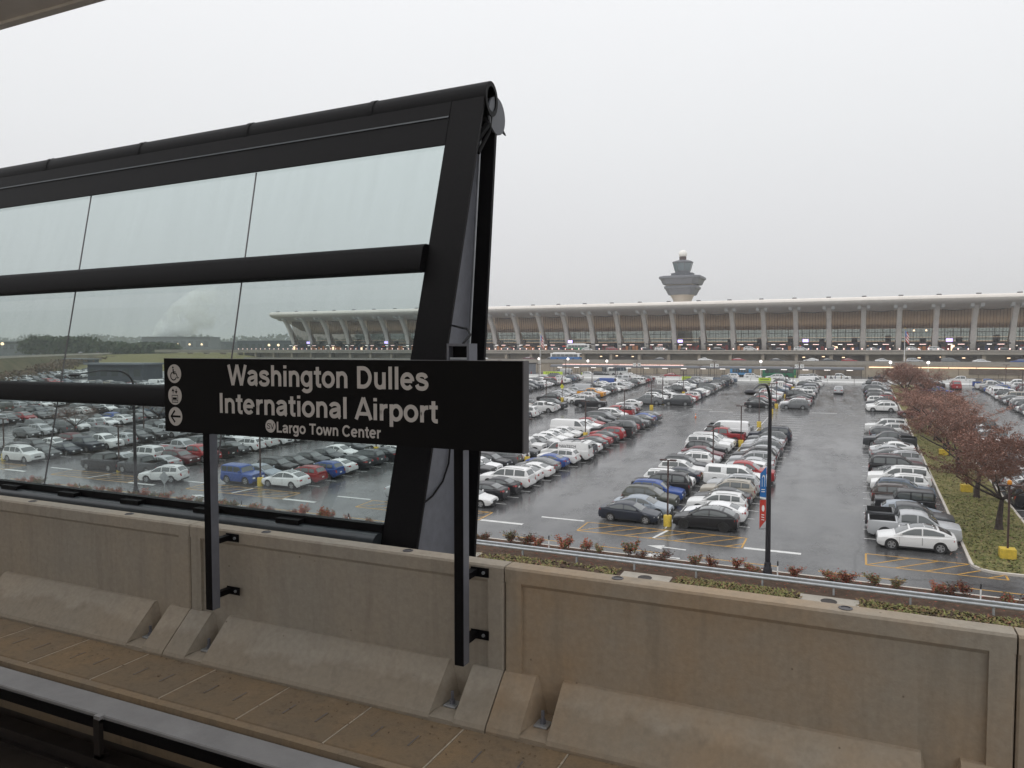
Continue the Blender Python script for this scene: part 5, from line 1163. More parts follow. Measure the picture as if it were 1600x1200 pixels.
# ------------------------------------------------------------------ trees
def tree_mesh(seed, h, spread, leaves, trunk_h, levels=4, tr=.22, mleaf='crown_leaves', leaf=.085, drop=.0):
    r = random.Random(seed); tk = MB(); cr = MB()
    def seg(p, d, L, rad, lv):
        n = 4 if lv < 2 else 3; pts = [p]; q = p.copy(); dd = d.copy()
        for i in range(n):
            dd = (dd+Vector((r.gauss(0, .10), r.gauss(0, .10), r.gauss(.05, .07)))).normalized(); q = q+dd*L/n; pts.append(q.copy())
        rr = [max(rad*(1-.45*i/n), (.02, .02, .017, .013, .010)[min(lv, 4)]) for i in range(n+1)]
        tgt = tk if lv <= 1 else cr
        tgt.tube(pts, rr, 'bark' if lv <= 1 else 'twig', 8 if lv == 0 else (6 if lv == 1 else (4 if lv == 2 else 3)), False)
        if lv < levels:
            for k in range((6, 5, 5, 4)[min(lv, 3)]):
                t = .92 if lv == 0 else r.uniform(.35, 1.0); i = min(n-1, int(t*n)); bp = pts[i]+(pts[i+1]-pts[i])*(t*n-i)
                a = r.uniform(0, 6.28) if lv else 2*math.pi*(k+r.uniform(-.3, .3))/6
                el = (.80, .75, .65, .7)[min(lv, 3)]
                side_ = Vector((math.cos(a), math.sin(a), r.uniform(.0, .55) if lv < 2 else r.uniform(-.15, .4)))
                nd = (dd*(1-el)+side_*el*spread).normalized(); nd.z = max(nd.z, .12 if lv < 2 else -.2)
                seg(bp, nd.normalized(), L*(.95, .62, .58, .55)[min(lv, 3)]*r.uniform(.75, 1.15) if lv else h*.42*r.uniform(.85, 1.1), rr[-1]*(.62, .55, .5, .6)[min(lv, 3)] if lv else rad*.42, lv+1)
        if leaves and lv >= levels-1:
            for k in range(leaves):
                t = r.uniform(.2, 1.05); i = min(n-1, int(t*n)); c = pts[i]+(pts[i+1]-pts[i])*(t*n-i)+Vector((r.gauss(0, .10), r.gauss(0, .10), r.gauss(0, .10)))
                u = Vector((r.uniform(-1, 1), r.uniform(-1, 1), r.uniform(-1, .6))).normalized()*leaf*r.uniform(.6, 1.3); v = u.orthogonal().normalized()*u.length*.55
                cr.add([c-u, c+v, c+u, c-v], [(0, 1, 2, 3)], mleaf)
    tk.lathe([(tr*1.5, -.1), (tr*1.12, .25), (tr, .7)], 'bark', 9)
    seg(Vector((0, 0, .6)), Vector((r.uniform(-.05, .05), r.uniform(-.05, .05), 1)).normalized(), trunk_h, tr, 0)
    return tk.mesh('trunk', 50, fix=False), cr.mesh('crown', fix=False)
RED = [tree_mesh(s, 8.6, .98, 10, 1.7) for s in (4, 9, 15)]
rt = random.Random(5)
TR = [(9.5, 63.8, 1.0), (9.4, 74.5, .98), (9.2, 85.5, 1.02), (9.3, 96.5, 1.0), (9.0, 107.5, 1.04), (9.2, 118.5, 1.0), (8.8, 127, .95), (8.0, 152.5, 1.12), (9.2, 163, .95), (9.2, 178, .9), (9.0, 190, .9)]
for k, (x, y, s) in enumerate(TR):
    tk, crn = RED[k % 3]
    o = thing('street_tree', ('rust brown leafed tree in the near grass strip, %s from the front' % ORD[k]) if k < 7 else ('rust brown tree in the far grass strip, %s from its near end' % ORD[k-7]), 'tree', (x, y, lotz(y)+.14), 'rust brown trees in the grass strip', (0, 0, rt.uniform(0, 6)))
    o.scale = (s, s, s*rt.uniform(.95, 1.05)); obj('trunk', tk, o); obj('crown', crn, o)
BARE = [tree_mesh(s, 7.0, .85, 0, 1.5, 4, .15) for s in (31, 37)]
for k, (x, y, lab) in enumerate(((-99.8, 70, 'bare branching tree among the cars at the far left'), (-99.9, 96, 'bare branching tree among the cars left of the sign'), (-100, 84, 'bare branching tree between the two nearer bare trees'), (-100, 115, 'bare tree farthest back in the left island'))):
    tk, crn = BARE[k % 2]; o = thing('bare_tree', lab, 'tree', (x, y, lotz(y)+.14), 'bare trees in the left island', (0, 0, k*1.9)); obj('trunk', tk, o); obj('crown', crn, o)
# ------------------------------------------------------------------ between the lot and the terminal
GZ = 7.19
mat('tan_panel', (.34, .29, .225), .8, 0, .3, .14, .5); mat('tan_panel_dark', (.15, .12, .095), .8, 0, .3, .3, .4); mat('canopy_roof', (.07, .075, .085), .4, .1); mat('glow_pink', (1., .66, .60), .5, emit=2.4); mat('glow_white', (1., .93, .88), .5, emit=2.0); mat('glow_warm', (1., .70, .44), .5, emit=2.4)
mat('added_hall_glow', (1., .84, .66), .5, emit=.85); mat('glow_red', (1., .12, .05), .5, emit=2.0); mat('screen_violet', (.55, .42, 1.), .5, emit=2.2); mat('road_surface', (.085, .085, .086), .3, 0, .5, .2, .3)
for k in range(32):                                              # white jersey wall along the far edge of the lot
    x = -152+k*6.05
    if 12 < x+3 < 15: continue
    b = MB(); b.prism([(-.3, 0), (-.28, .12), (-.12, .35), (-.09, .95), (.09, .95), (.12, .35), (.28, .12), (.3, 0)], 'x', 0, 5.95, 'white_paint')
    o = b.build('jersey_barrier', loc=(x, 200.9, GZ)); tag(o, 'white concrete jersey barrier at the far lot edge, %s from the left' % ORD[k], 'barrier', 'white barriers along the far lot edge')
mat('mesh_wire', (.06, .06, .06), .6)
f = thing('wire_fence', 'thin wire mesh fence on posts behind the white barriers', 'fence', (-30, 202.6, GZ))
for k in range(56):
    b = MB(); x = -150+k*3.6; b.lathe([(.035, 0), (.035, 2.0)], 'mesh_wire', 6, 'z', (x+30, 0, 0)); b.build('post', f)
b = MB()
for z in (.15, .7, 1.25, 1.95): b.tube([(-120, -.05, z), (80, -.05, z)], .016, 'mesh_wire', 5)
for k in range(150): b.box(-120+k*1.33, -120+k*1.33+.012, -.056, -.044, .1, 1.95, 'mesh_wire')
b.build('wire', f)
for k, (x, w, lab) in enumerate(((-80, 6.0, 'leftmost lime green banner hung by the concrete wall'), (-21.5, 3.0, 'lime green banner on the white barrier by sign 13'), (-41.2, 2.6, 'lime green banner on the white barrier by sign 15'))):
    b = MB(); b.box(-w/2, w/2, -.02, .02, 0, .85, 'lime'); o = b.build('banner', loc=(x, 200.45 if k else 202.1, GZ+(.12 if k else .9))); tag(o, lab, 'banner', 'lime green banners')
    q = MB(); 
    for i in range(7): q.box(-w*.36+i*w*.1, -w*.36+i*w*.1+w*.07, -.026, -.022, .32, .55, 'sign_black'); 
    q.build('printed_words', o)
# covered walkway
cw = thing('covered_walkway', 'long dark roofed walkway with white lamps across the lot end', 'canopy', (-40, 217, GZ))
b = MB(); b.prism([(-1.9, 2.75), (-1.95, 2.85), (-1.5, 3.25), (-.6, 3.5), (.6, 3.5), (1.5, 3.25), (1.95, 2.85), (1.9, 2.75)], 'x', -46, 41.5, 'canopy_roof'); b.build('roof', cw, smooth=25)
for k in range(23):
    x = -45+k*3.9; b = MB(); b.box(x-.06, x+.06, -1.4, -1.28, 0, 2.78, 'black_pole'); b.box(x-.06, x+.06, 1.28, 1.4, 0, 2.78, 'black_pole'); b.build('column', cw)
for k in range(16):
    x = -43+k*5.4; b = MB(); b.box(x-.75, x+.75, -1.65, -1.35, 2.62, 2.74, 'glow_white'); b.build('lamp', cw)
t = thing('pavilion', 'blue grey pavilion with a small blue sign at the walkway end', 'building', (-99, 214, GZ))
mat('pavilion_grey', (.20, .215, .24), .5, 0, .4, .12, .6); mat('sign_blue', (.05, .20, .62), .5, emit=.35)
b = MB(); b.box(-7, 7, -4, 4, 0, 3.7, 'pavilion_grey'); b.build('wall', t); b = MB(); b.box(-7.3, 7.3, -4.3, 4.3, 3.7, 3.95, 'trim'); b.build('roof', t); b = MB(); b.box(2.2, 5.2, -4.08, -4.01, 2.5, 3.4, 'sign_blue'); b.build('sign', t)
b = MB(); 
for i in range(5): b.box(-6+i*2.3, -4.2+i*2.3, -4.03, -4.005, .2, 2.2, 'car_glass')
b.build('window', t)
# lower road on its retaining wall
b = MB(); b.box(-246, 140, 252.2, 253.0, GZ-.5, 10.6, 'tan_panel'); rw = b.build('retaining_wall'); tag(rw, 'long tan retaining wall below the lower terminal road', 'wall')
for k in range(60):
    x = -150+k*4.9; b = MB(); b.box(x, x+.16, 252.11, 252.19, GZ, 10.2, 'tan_panel_dark'); b.build('joint', rw)
b = MB(); b.box(-12, 1, 252.0, 252.09, GZ, 9.4, 'tan_panel_dark'); b.build('stain', rw); b = MB(); b.box(29, 46, 252.0, 252.09, GZ+.9, 9.9, 'tan_panel_dark'); b.build('stain', rw)
for nm, x0, x1, mm, lab in (('linear_light', 3.0, 118, 'glow_warm', 'long warm strip light along the retaining wall at right'), ('linear_light', -96, -53, 'glow_pink', 'long pinkish strip light on the wall left of the walkway')):
    b = MB(); x = x0
    while x < x1: b.box(x, min(x+6.8, x1), 251.85, 252.1, 9.86, 10.02, mm); x += 7.0
    tag(b.build(nm), lab, 'strip light', 'strip lights on the retaining wall')
b = MB(); b.box(-246, 140, 252.3, 286, 10.61, 11.0, 'road_surface'); struct(b.build('lower_terminal_road'))
b = MB(); b.prism([(252.05, 10.62), (252.05, 11.7), (252.45, 11.7), (252.5, 11.01), (252.5, 10.62)], 'x', -246, 140, 'deck_concrete'); b.box(-246, 140, 251.95, 252.04, 10.4, 10.58, 'deck_concrete'); b.box(-246, 140, 252.1, 252.4, 11.7, 11.78, 'grey_steel')
pw = b.build('road_parapet'); tag(pw, 'grey concrete parapet of the lower terminal road', 'parapet')
o = None
b = MB(); pts = [(-2.6, GZ), (2.6, GZ), (1.6, GZ+2.6), (-1.3, GZ+2.6)]; b.prism(pts, 'y', -4, 6, 'deck_concrete'); o = b.build('stair_housing', loc=(8.4, 214, 0)); tag(o, 'sloping concrete housing at the end of the walkway by the red tree', 'structure')
q = MB(); q.box(-.5, .5, -4.08, -4.01, GZ+.1, GZ+1.9, 'tan_panel_dark'); q.build('door', o)
# upper deck
b = MB(); b.box(-286, 140, 291.0, 330, 14.0, 14.5, 'road_surface'); struct(b.build('upper_terminal_road'))
dk = thing('deck_edge', 'long concrete edge beam and wall of the upper terminal road', 'viaduct', (-60, 290, 11))
b = MB(); b.prism([(289.6, 13.55), (289.6, 15.0), (289.9, 15.0), (290.0, 14.5), (291.0, 14.5), (291.0, 13.55)], 'x', -286, 200, 'deck_concrete'); b.box(-286, 200, 289.35, 289.6, 14.7, 14.86, 'pale_concrete'); q = b; q.v = [(p[0], p[1]-290, p[2]-11) for p in q.v]; q.build('edge_beam', dk)
b = MB(); b.box(-226, 200, 3.5, 4.0, -.4, 2.54, 'tan_panel'); b.build('back_wall', dk)
for k in range(40):
    x = -262+k*11.6; b = MB(); b.box(x-.55, x+.55, .25, 3.4, -.1, 2.54, 'tan_panel'); b.build('pier', dk)
for x0, x1 in ((41, 62), (78, 96), (-36, -20), (104, 118), (-118, -100)):
    b = MB(); b.box(x0, x1, 3.36, 3.48, .1, 2.0, 'tan_panel_dark'); b.build('opening', dk)
    b = MB()
    for k in range(int((x1-x0)/2.2)): b.box(x0+.5+k*2.2, x0+1.4+k*2.2, 3.28, 3.355, 1.3+.25*(k % 2), 1.55+.25*(k % 2), ('glow_warm', 'tan_panel', 'tan_panel_dark')[k % 3])
    b.build('kerb_lamp', dk)
rl = thing('deck_railing', 'thin dark railing along the upper terminal road', 'railing', (-60, 289.8, 15.0))
b = MB()
for z in (.25, .5): b.tube([(-268, 0, z), (200, 0, z)], .03, 'mesh_wire', 5)
for k in range(110): b.box(-262+k*3.6, -261.93+k*3.6, -.03, .03, 0, .5, 'mesh_wire')
b.build('rail', rl)
lm = MB(); bm = bmesh.new(); bmesh.ops.create_icosphere(bm, subdivisions=2, radius=.21); lm.bm(bm, 'glow_pink'); lme = lm.mesh('edge_lamp')
pm = MB(); pm.lathe([(.04, -.45), (.04, -.15)], 'mesh_wire', 6); pme = pm.mesh('stem')
for k in range(132):
    x = -286+k*2.9
    if x > 62: break
    if -105 < x < -14 and k % 3: continue
    o = obj('edge_lamp', lme, None, (x, 289.5, 15.45)); tag(o, 'small glowing lamp in the row along the upper road edge', 'lamp', 'lamps along the upper road edge'); obj('stem', pme, o)

# ------------------------------------------------------------------ terminal building
tb = thing('terminal_building', 'long white airport terminal with upswept roof and leaning piers', 'terminal', (-110, 321, 14.5))
def tsub(b, nm, par=None, sm=None):
    o = b.build(nm, par or tb, sm); 
    if par is None: o.location = (110, -321, -14.5)
    return o
PX = [1.5+12.05*k for k in range(-23, 12)]
XA, XB = PX[0]-4.0, PX[-1]+6
prof = [(305.2, 33.9), (305.0, 33.3), (305.3, 32.6), (306.3, 31.9), (308.6, 31.3), (312.0, 30.75), (316.5, 29.95), (322, 28.3), (330, 25.4), (340, 24.0), (348, 23.8), (356, 24.6), (364, 26.6), (371, 29.0), (376, 30.5)]
top = [(376, 31.1), (371, 29.7), (364, 27.4), (356, 25.5), (348, 24.7), (340, 24.9), (330, 26.4), (322, 29.4), (314, 32.0), (309.5, 33.6), (307.4, 34.35), (306.3, 34.55), (305.6, 34.35)]
b = MB(); b.prism(prof+top, 'x', XA, XB, 'roof_concrete'); tsub(b, 'roof', None, 35)
b = MB(); b.box(XA, XB, 340, 341, 24.9, 25.05, 'grey_steel'); tsub(b, 'roof_gutter')
for k, x in enumerate(PX):
    b = MB(); secs = [(321.8, 14.4, 1.35, 2.3), (320.2, 18, 1.1, 1.9), (318.2, 22, .92, 1.5), (315.6, 26, .82, 1.2), (313.3, 29.0, .86, 1.1), (311.6, 30.9, .9, 1.1), (310.4, 32.4, .9, .9)]
    vs = []
    for yc, z, hw_, hd in secs: vs += [(x-hw_, yc-hd+.25, z), (x-hw_+.25, yc-hd, z), (x+hw_-.25, yc-hd, z), (x+hw_, yc-hd+.25, z), (x+hw_, yc+hd, z), (x-hw_, yc+hd, z)]
    b.add(vs, [(6*i+j, 6*i+(j+1) % 6, 6*i+6+(j+1) % 6, 6*i+6+j) for i in range(len(secs)-1) for j in range(6)]+[tuple(range(6)), tuple(range(36, 42))], 'roof_concrete'); p = tsub(b, 'pier')
    for s in (-1, 1): b = MB(); b.hexa([(x+s*.95, 308.8, 30.4), (x+s*2.1, 308.8, 30.4), (x+s*2.1, 311.4, 30.0), (x+s*.95, 311.4, 30.0), (x+s*.95, 307.6, 31.7), (x+s*2.1, 307.6, 31.7), (x+s*2.1, 311, 31.1), (x+s*.95, 311, 31.1)], 'white_paint'); b.build('uplit_edge_block', p)  # white blocks paint the uplit edges where the pier passes the roof
    b = MB(); b.bbox(x-.8, x+.8, 306.6, 307.6, 34.4, 35.0, 'sign_edge', .1); tsub(b, 'roof_light')
mat('mullion', (.035, .032, .030), .5)
def facade_y(u): return 317.4+1.6*(1-(2*u-1)**2)*.6
for k in range(len(PX)-1):
    x0, x1 = PX[k]+.95, PX[k+1]-.95; b = MB(); n = 10; vs = []; fs = []
    for i in range(n+1):
        u = i/n; x = x0+(x1-x0)*u; ztop = 29.45+.7*(2*u-1)**2
        for z in (14.5, 19.5, 24, ztop): vs.append((x, facade_y(u)+(24-z)*.16, z))
    fs = [(4*i+j, 4*i+4+j, 4*i+5+j, 4*i+1+j) for i in range(n) for j in range(3)]
    b.add(vs, fs, 'terminal_glass'); bay = tsub(b, 'window_bay')
    b = MB()
    for i in range(n+1):
        u = i/n; x = x0+(x1-x0)*u; ztop = 29.45+.7*(2*u-1)**2; yb = facade_y(u)
        b.hexa([(x-.05, yb-.12+(24-14.5)*.16, 14.5), (x+.05, yb-.12+(24-14.5)*.16, 14.5), (x+.05, yb+.08+(24-14.5)*.16, 14.5), (x-.05, yb+.08+(24-14.5)*.16, 14.5), (x-.05, yb-.12+(24-ztop)*.16, ztop), (x+.05, yb-.12+(24-ztop)*.16, ztop), (x+.05, yb+.08+(24-ztop)*.16, ztop), (x-.05, yb+.08+(24-ztop)*.16, ztop)], 'mullion')
        if i < n:
            u2 = (i+1)/n; xb = x0+(x1-x0)*u2; zt2 = 29.45+.7*(2*u2-1)**2; y2 = facade_y(u2)
            for z in (19.4,): b.hexa([(x+.07, yb-.1+(24-z)*.16, z-.12), (xb-.07, y2-.1+(24-z)*.16, z-.12), (xb-.07, y2+.06+(24-z)*.16, z-.12), (x+.07, yb+.06+(24-z)*.16, z-.12), (x+.07, yb-.1+(24-z)*.16, z+.1), (xb-.07, y2-.1+(24-z)*.16, z+.1), (xb-.07, y2+.06+(24-z)*.16, z+.1), (x+.07, yb+.06+(24-z)*.16, z+.1)], 'mullion')
            b.hexa([(x, yb-.35+(24-ztop)*.16, ztop), (xb, y2-.35+(24-zt2)*.16, zt2), (xb, y2+.3+(24-zt2)*.16, zt2), (x, yb+.3+(24-ztop)*.16, ztop), (x, yb-.35+(24-ztop)*.16, ztop+.22), (xb, y2-.35+(24-zt2)*.16, zt2+.22), (xb, y2+.3+(24-zt2)*.16, zt2+.22), (x, yb+.3+(24-ztop)*.16, ztop+.22)], 'mullion')
            b.hexa([(x, yb-.3+(24-ztop)*.16, ztop+.222), (xb, y2-.3+(24-zt2)*.16, zt2+.222), (xb, y2+.3+(24-zt2)*.16, zt2+.222), (x, yb+.3+(24-ztop)*.16, ztop+.222), (x, 314.0, 30.3), (xb, 314.0, 30.3), (xb, 315, 30.15), (x, 315, 30.15)], 'roof_concrete')
    b.build('mullions', bay)
    # kerbside vestibules, signs and lit doors
    r = random.Random(k*3+1); b = MB()
    b.box(x0+.5, x1-.5, 311.5, 316.2, 17.3, 17.75, 'trim'); b.box(x0+1, x1-1, 316.2, 316.8, 14.5, 17.3, 'tan_panel_dark'); v = tsub(b, 'kerb_canopy')
    b = MB(); b.box(x0+2.5, x0+4.0, 311.4, 311.49, 17.08, 17.24, 'glow_white'); b.box(x1-4.5, x1-2.4, 311.4, 311.49, 17.08, 17.22, 'glow_pink'); b.build('canopy_lamp', v)
    b = MB()
    for i in range(6):
        xa = x0+1.1+i*1.45; m = r.choice(['storefront_orange', 'storefront_orange', 'storefront_dark', 'storefront_red', 'tan_panel', 'storefront_blue', 'glow_warm' if r.random() < .3 else 'storefront_dark'])
        if m not in MATS: mat(m, {'storefront_orange': (.55, .20, .06), 'storefront_dark': (.02, .02, .022), 'storefront_red': (.45, .05, .04), 'storefront_blue': (.05, .08, .22)}[m], .5, emit=0.25 if m == 'storefront_orange' else 0)
        b.box(xa, xa+1.1, 316.10, 316.18, 14.6, 14.6+r.uniform(1.4, 2.4), m)
    b.build('storefront', v)
    if k % 4 == 1: b = MB(); b.box(x0+2, x0+4, 311.3, 311.38, 18.1, 19.2, 'screen_violet'); b.build('screen', v)
b = MB(); b.box(XA+6, XB-6, 317.5, 372, 14.2, 14.52, 'tan_panel_dark'); tsub(b, 'hall_floor')
b = MB(); b.box(XA+6, XB-6, 352, 362, 14.6, 18.2, 'storefront_blue' if 'storefront_blue' in MATS else 'trim'); b.box(XA+6, XB-6, 351.6, 362.4, 18.2, 18.6, 'pale_concrete'); v = tsub(b, 'ticket_hall_offices'); b = MB(); b.box(XA+8, XB-8, 352.5, 361.5, 18.62, 18.8, 'added_hall_glow'); b.box(XA+8, XB-8, 325, 329, 19.9, 20.0, 'added_hall_glow'); b.build('added_hall_uplight', v)  # glowing slabs over the offices and hall are added to brighten the ceiling
b = MB(); b.box(XA+6, XB-6, 370.8, 371.0, 18, 28.9, 'terminal_back_glass'); bw = tsub(b, 'rear_window_wall'); b = MB()
for k in range(140): b.box(XA+7+k*3.0, XA+7.2+k*3.0, 370.6, 370.79, 14.5, 28.9, 'mullion')
b.box(XA+6, XB-6, 370.4, 370.79, 17.6, 18.2, 'mullion'); b.box(XA+6, XB-6, 370.4, 370.79, 22.6, 22.8, 'mullion'); b.build('mullions', bw)
b = MB()
for k in range(34): b.box(XA+12+k*12.05, XA+14+k*12.05, 330, 332, 14.5, 19.5+(k % 3)*.6, 'storefront_dark' if 'storefront_dark' in MATS else 'trim')
tsub(b, 'check_in_kiosks')
b = MB()
for k in range(60): b.box(XA+10+k*7, XA+12.5+k*7, 340, 340.6, 16.6, 16.9, ('glow_warm', 'glow_white', 'glow_red')[k % 3])
tsub(b, 'hall_lamps')
b = MB(); 
for x in (18.5, 22.5): b.lathe([(.3, 0), (.3, .3)], 'glow_warm', 10, 'y', (x, 316, 22.3))
tsub(b, 'facade_lamps')

# ------------------------------------------------------------------ control tower
ct = thing('control_tower', 'grey tiered airport control tower with a white radome ball', 'tower', (-82, 386, 14))
mat('tower_concrete', (.46, .40, .33), .8, 0, .3, .06, .2); mat('tower_grey', (.12, .125, .14), .6, 0, .4, .1, .3); mat('tower_glass', (.10, .14, .16), .1, 0, .7); mat('radome_white', (.82, .80, .76), .5)
def sqring(b, secs, m, n=8, rot=22.5):
    vs = []
    for hw_, z in secs: vs += [(hw_*math.cos(R(rot+360*i/n)), hw_*math.sin(R(rot+360*i/n)), z) for i in range(n)]
    b.add(vs, [(n*i+j, n*i+(j+1) % n, n*i+n+(j+1) % n, n*i+n+j) for i in range(len(secs)-1) for j in range(n)]+[tuple(range(n)), tuple(range(n*(len(secs)-1), n*len(secs)))], m)
b = MB(); sqring(b, [(6.4, 0), (4.2, 18), (4.0, 22), (4.6, 26), (5.7, 28.2), (6.2, 28.9)], 'tower_concrete', 20); b.build('shaft', ct, 50)
def slabtier(z0, z1, hw0, hw1, nm, dx=0):
    b = MB(); vs = []
    for h_, z in ((hw0, z0), (hw0*1.02, z0+.3), (hw1*.93, z1-1.7), (hw1, z1-1.2), (hw1, z1-.5), (hw1*.97, z1)):
        c = h_*.28; vs += [(p+dx, q, z) for p, q in ((h_-c, -h_), (h_, -h_+c), (h_, h_-c), (h_-c, h_), (-h_+c, h_), (-h_, h_-c), (-h_, -h_+c), (-h_+c, -h_))]
    b.add(vs, [(8*i+j, 8*i+(j+1) % 8, 8*i+8+(j+1) % 8, 8*i+8+j) for i in range(5) for j in range(8)]+[tuple(range(8)), tuple(range(40, 48))], 'tower_grey'); b.build(nm, ct)
slabtier(28.7, 33.2, 6.2, 8.1, 'lower_deck'); slabtier(33.9, 38.0, 8.6, 10.4, 'upper_deck')
b = MB(); b.box(-6.6, 6.6, -6.6, 6.6, 33.1, 34.0, 'tower_concrete'); b.build('deck_spacer', ct)
b = MB(); sqring(b, [(5.2, 37.9), (5.8, 38.4), (6.0, 39.8), (5.4, 39.9)], 'tower_grey'); b.build('catwalk', ct)
b = MB(); sqring(b, [(3.7, 39.8), (3.9, 41.0)], 'tower_grey'); sqring(b, [(3.9, 41.001), (4.9, 44.9)], 'tower_glass'); cab = b.build('cab', ct)
b = MB()
for i in range(8):
    a = R(22.5+45*i); b.tube([(3.93*math.cos(a), 3.93*math.sin(a), 41), (4.95*math.cos(a), 4.95*math.sin(a), 44.9)], .14, 'tower_grey', 5)
b.build('window_frame', cab)
b = MB(); sqring(b, [(5.0, 44.8), (5.4, 45.2), (5.1, 45.7), (3.4, 46.2), (2.0, 46.5)], 'tower_grey'); b.build('cab_roof', ct)
b = MB(); b.lathe([(1.8, 46.4), (1.8, 48.2)], 'brown_pole', 16); b.build('radome_base', ct, smooth=40)
b = MB(); bm = bmesh.new(); bmesh.ops.create_uvsphere(bm, u_segments=24, v_segments=14, radius=2.1)
for v in bm.verts: v.co.z = v.co.z*.95+49.6
b.bm(bm, 'radome_white'); b.build('radome', ct, smooth=60)

# ------------------------------------------------------------------ bus, lorries, people, flags, globe lamps
def bus(loc, rot, c1, c2, label, L=11.5, nm='city_bus', cat='bus'):
    t = thing(nm, label, cat, loc, None, (0, 0, rot)); hw_ = 1.27
    b = MB(); b.bbox(-L/2, L/2, -hw_, hw_, .32, 1.45, c2, .12); b.bbox(-L/2+.03, L/2-.03, -hw_+.01, hw_-.01, 1.43, 2.85, c1, .15); b.bbox(-L/2+1, L/2-2.2, -hw_+.2, hw_-.2, 2.83, 3.2, 'white_paint', .15); b.build('body', t)
    for s in (1, -1):
        b = MB()
        for i in range(6): b.box(-L/2+.7+i*(L-1.4)/6, -L/2+.62+(i+1)*(L-1.4)/6, s*(hw_-.005)-.012, s*(hw_-.005)+.012, 1.55, 2.5, 'car_glass')
        b.build('side_window', t)
    b = MB(); b.box(L/2-.03, L/2+.012, -1.05, 1.05, 1.3, 2.6, 'car_glass'); b.build('windshield', t)
    for x in (L/2-2.4, -L/2+2.9):
        for s in (1, -1): b = MB(); b.lathe([(.48, -.14), (.48, .14), (.28, .15), (.02, .12)], 'tyre', 16, 'y', (x, s*(hw_-.13), .48)); b.build('wheel', t)
    return t
mat('bus_blue', (.05, .16, .40), .4, 0, .5); mat('truck_blue', (.10, .33, .62), .4); mat('truck_green', (.02, .20, .10), .4)
bus((-98.5, 262, 11.03), 0, 'white_paint', 'bus_blue', 'white and blue city bus on the lower terminal road')
bus((-107, 300, 14.53), 0, 'white_paint', 'truck_green', 'green and white coach at the upper terminal kerb', 10)
bus((-30.5, 224, GZ), 0, 'truck_blue', 'truck_blue', 'pale blue lorry behind the covered walkway', 6, 'box_lorry', 'lorry'); bus((-20.2, 225, GZ), 0, 'truck_green', 'truck_green', 'green lorry behind the covered walkway', 9, 'box_lorry', 'lorry')
bus((-68, 224, GZ), 180, 'white_paint', 'white_paint', 'white shuttle bus behind the covered walkway', 8, 'shuttle_bus', 'bus')
def person_mesh(seed, stride):
    me = bpy.data.meshes.new('person'); J = {'pelvis': (0, 0, .95, .15), 'chest': (0, 0, 1.30, .18), 'neck': (0, 0, 1.48, .065), 'head': (0, .01, 1.60, .095), 'crown': (0, 0, 1.70, .075)}
    E = [('pelvis', 'chest'), ('chest', 'neck'), ('neck', 'head'), ('head', 'crown')]
    for s, n in ((1, 'l'), (-1, 'r')):
        J['hip'+n] = (s*.10, 0, .88, .095); J['knee'+n] = (s*.11, .12*stride*s, .50, .065); J['ankle'+n] = (s*.11, .16*stride*s-.05, .09, .045); J['toe'+n] = (s*.12, .16*stride*s+.10, .04, .04)
        J['sh'+n] = (s*.20, 0, 1.40, .065); J['elbow'+n] = (s*.25, -.06*s*stride, 1.12, .048); J['wrist'+n] = (s*.25, .08-.1*s*stride, .90, .034); J['hand'+n] = (s*.25, .11-.1*s*stride, .80, .035)
        E += [('pelvis', 'hip'+n), ('hip'+n, 'knee'+n), ('knee'+n, 'ankle'+n), ('ankle'+n, 'toe'+n), ('chest', 'sh'+n), ('sh'+n, 'elbow'+n), ('elbow'+n, 'wrist'+n), ('wrist'+n, 'hand'+n)]
    ks = list(J); me.from_pydata([J[k][:3] for k in ks], [(ks.index(a), ks.index(c)) for a, c in E], [])
    o = bpy.data.objects.new('tmp', me); C.objects.link(o); md = o.modifiers.new('s', 'SKIN'); sv_ = me.skin_vertices[0].data
    for i, k in enumerate(ks): sv_[i].radius = (J[k][3],)*2
    sv_[0].use_root = True; o.modifiers.new('u', 'SUBSURF').render_levels = 1
    dg = bpy.context.evaluated_depsgraph_get(); out = bpy.data.meshes.new_from_object(o.evaluated_get(dg)); bpy.data.objects.remove(o)
    return out
mat('skin', (.42, .27, .20), .6); mat('hair', (.03, .02, .015), .7)
CL = {'black': (.015, .015, .017), 'grey': (.12, .12, .13), 'red': (.35, .04, .04), 'navy': (.02, .03, .08), 'tan': (.30, .23, .15), 'lime': (.45, .6, .05)}
for k, v in CL.items(): mat('cloth_'+k, v, .8)
pms = []
for s in (0, .9): pms.append(person_mesh(s, s))
hm = MB(); hm.lathe([(.10, 1.60), (.108, 1.66), (.09, 1.73), (.04, 1.765)], 'hair', 12); hme = hm.mesh('hair', 60)
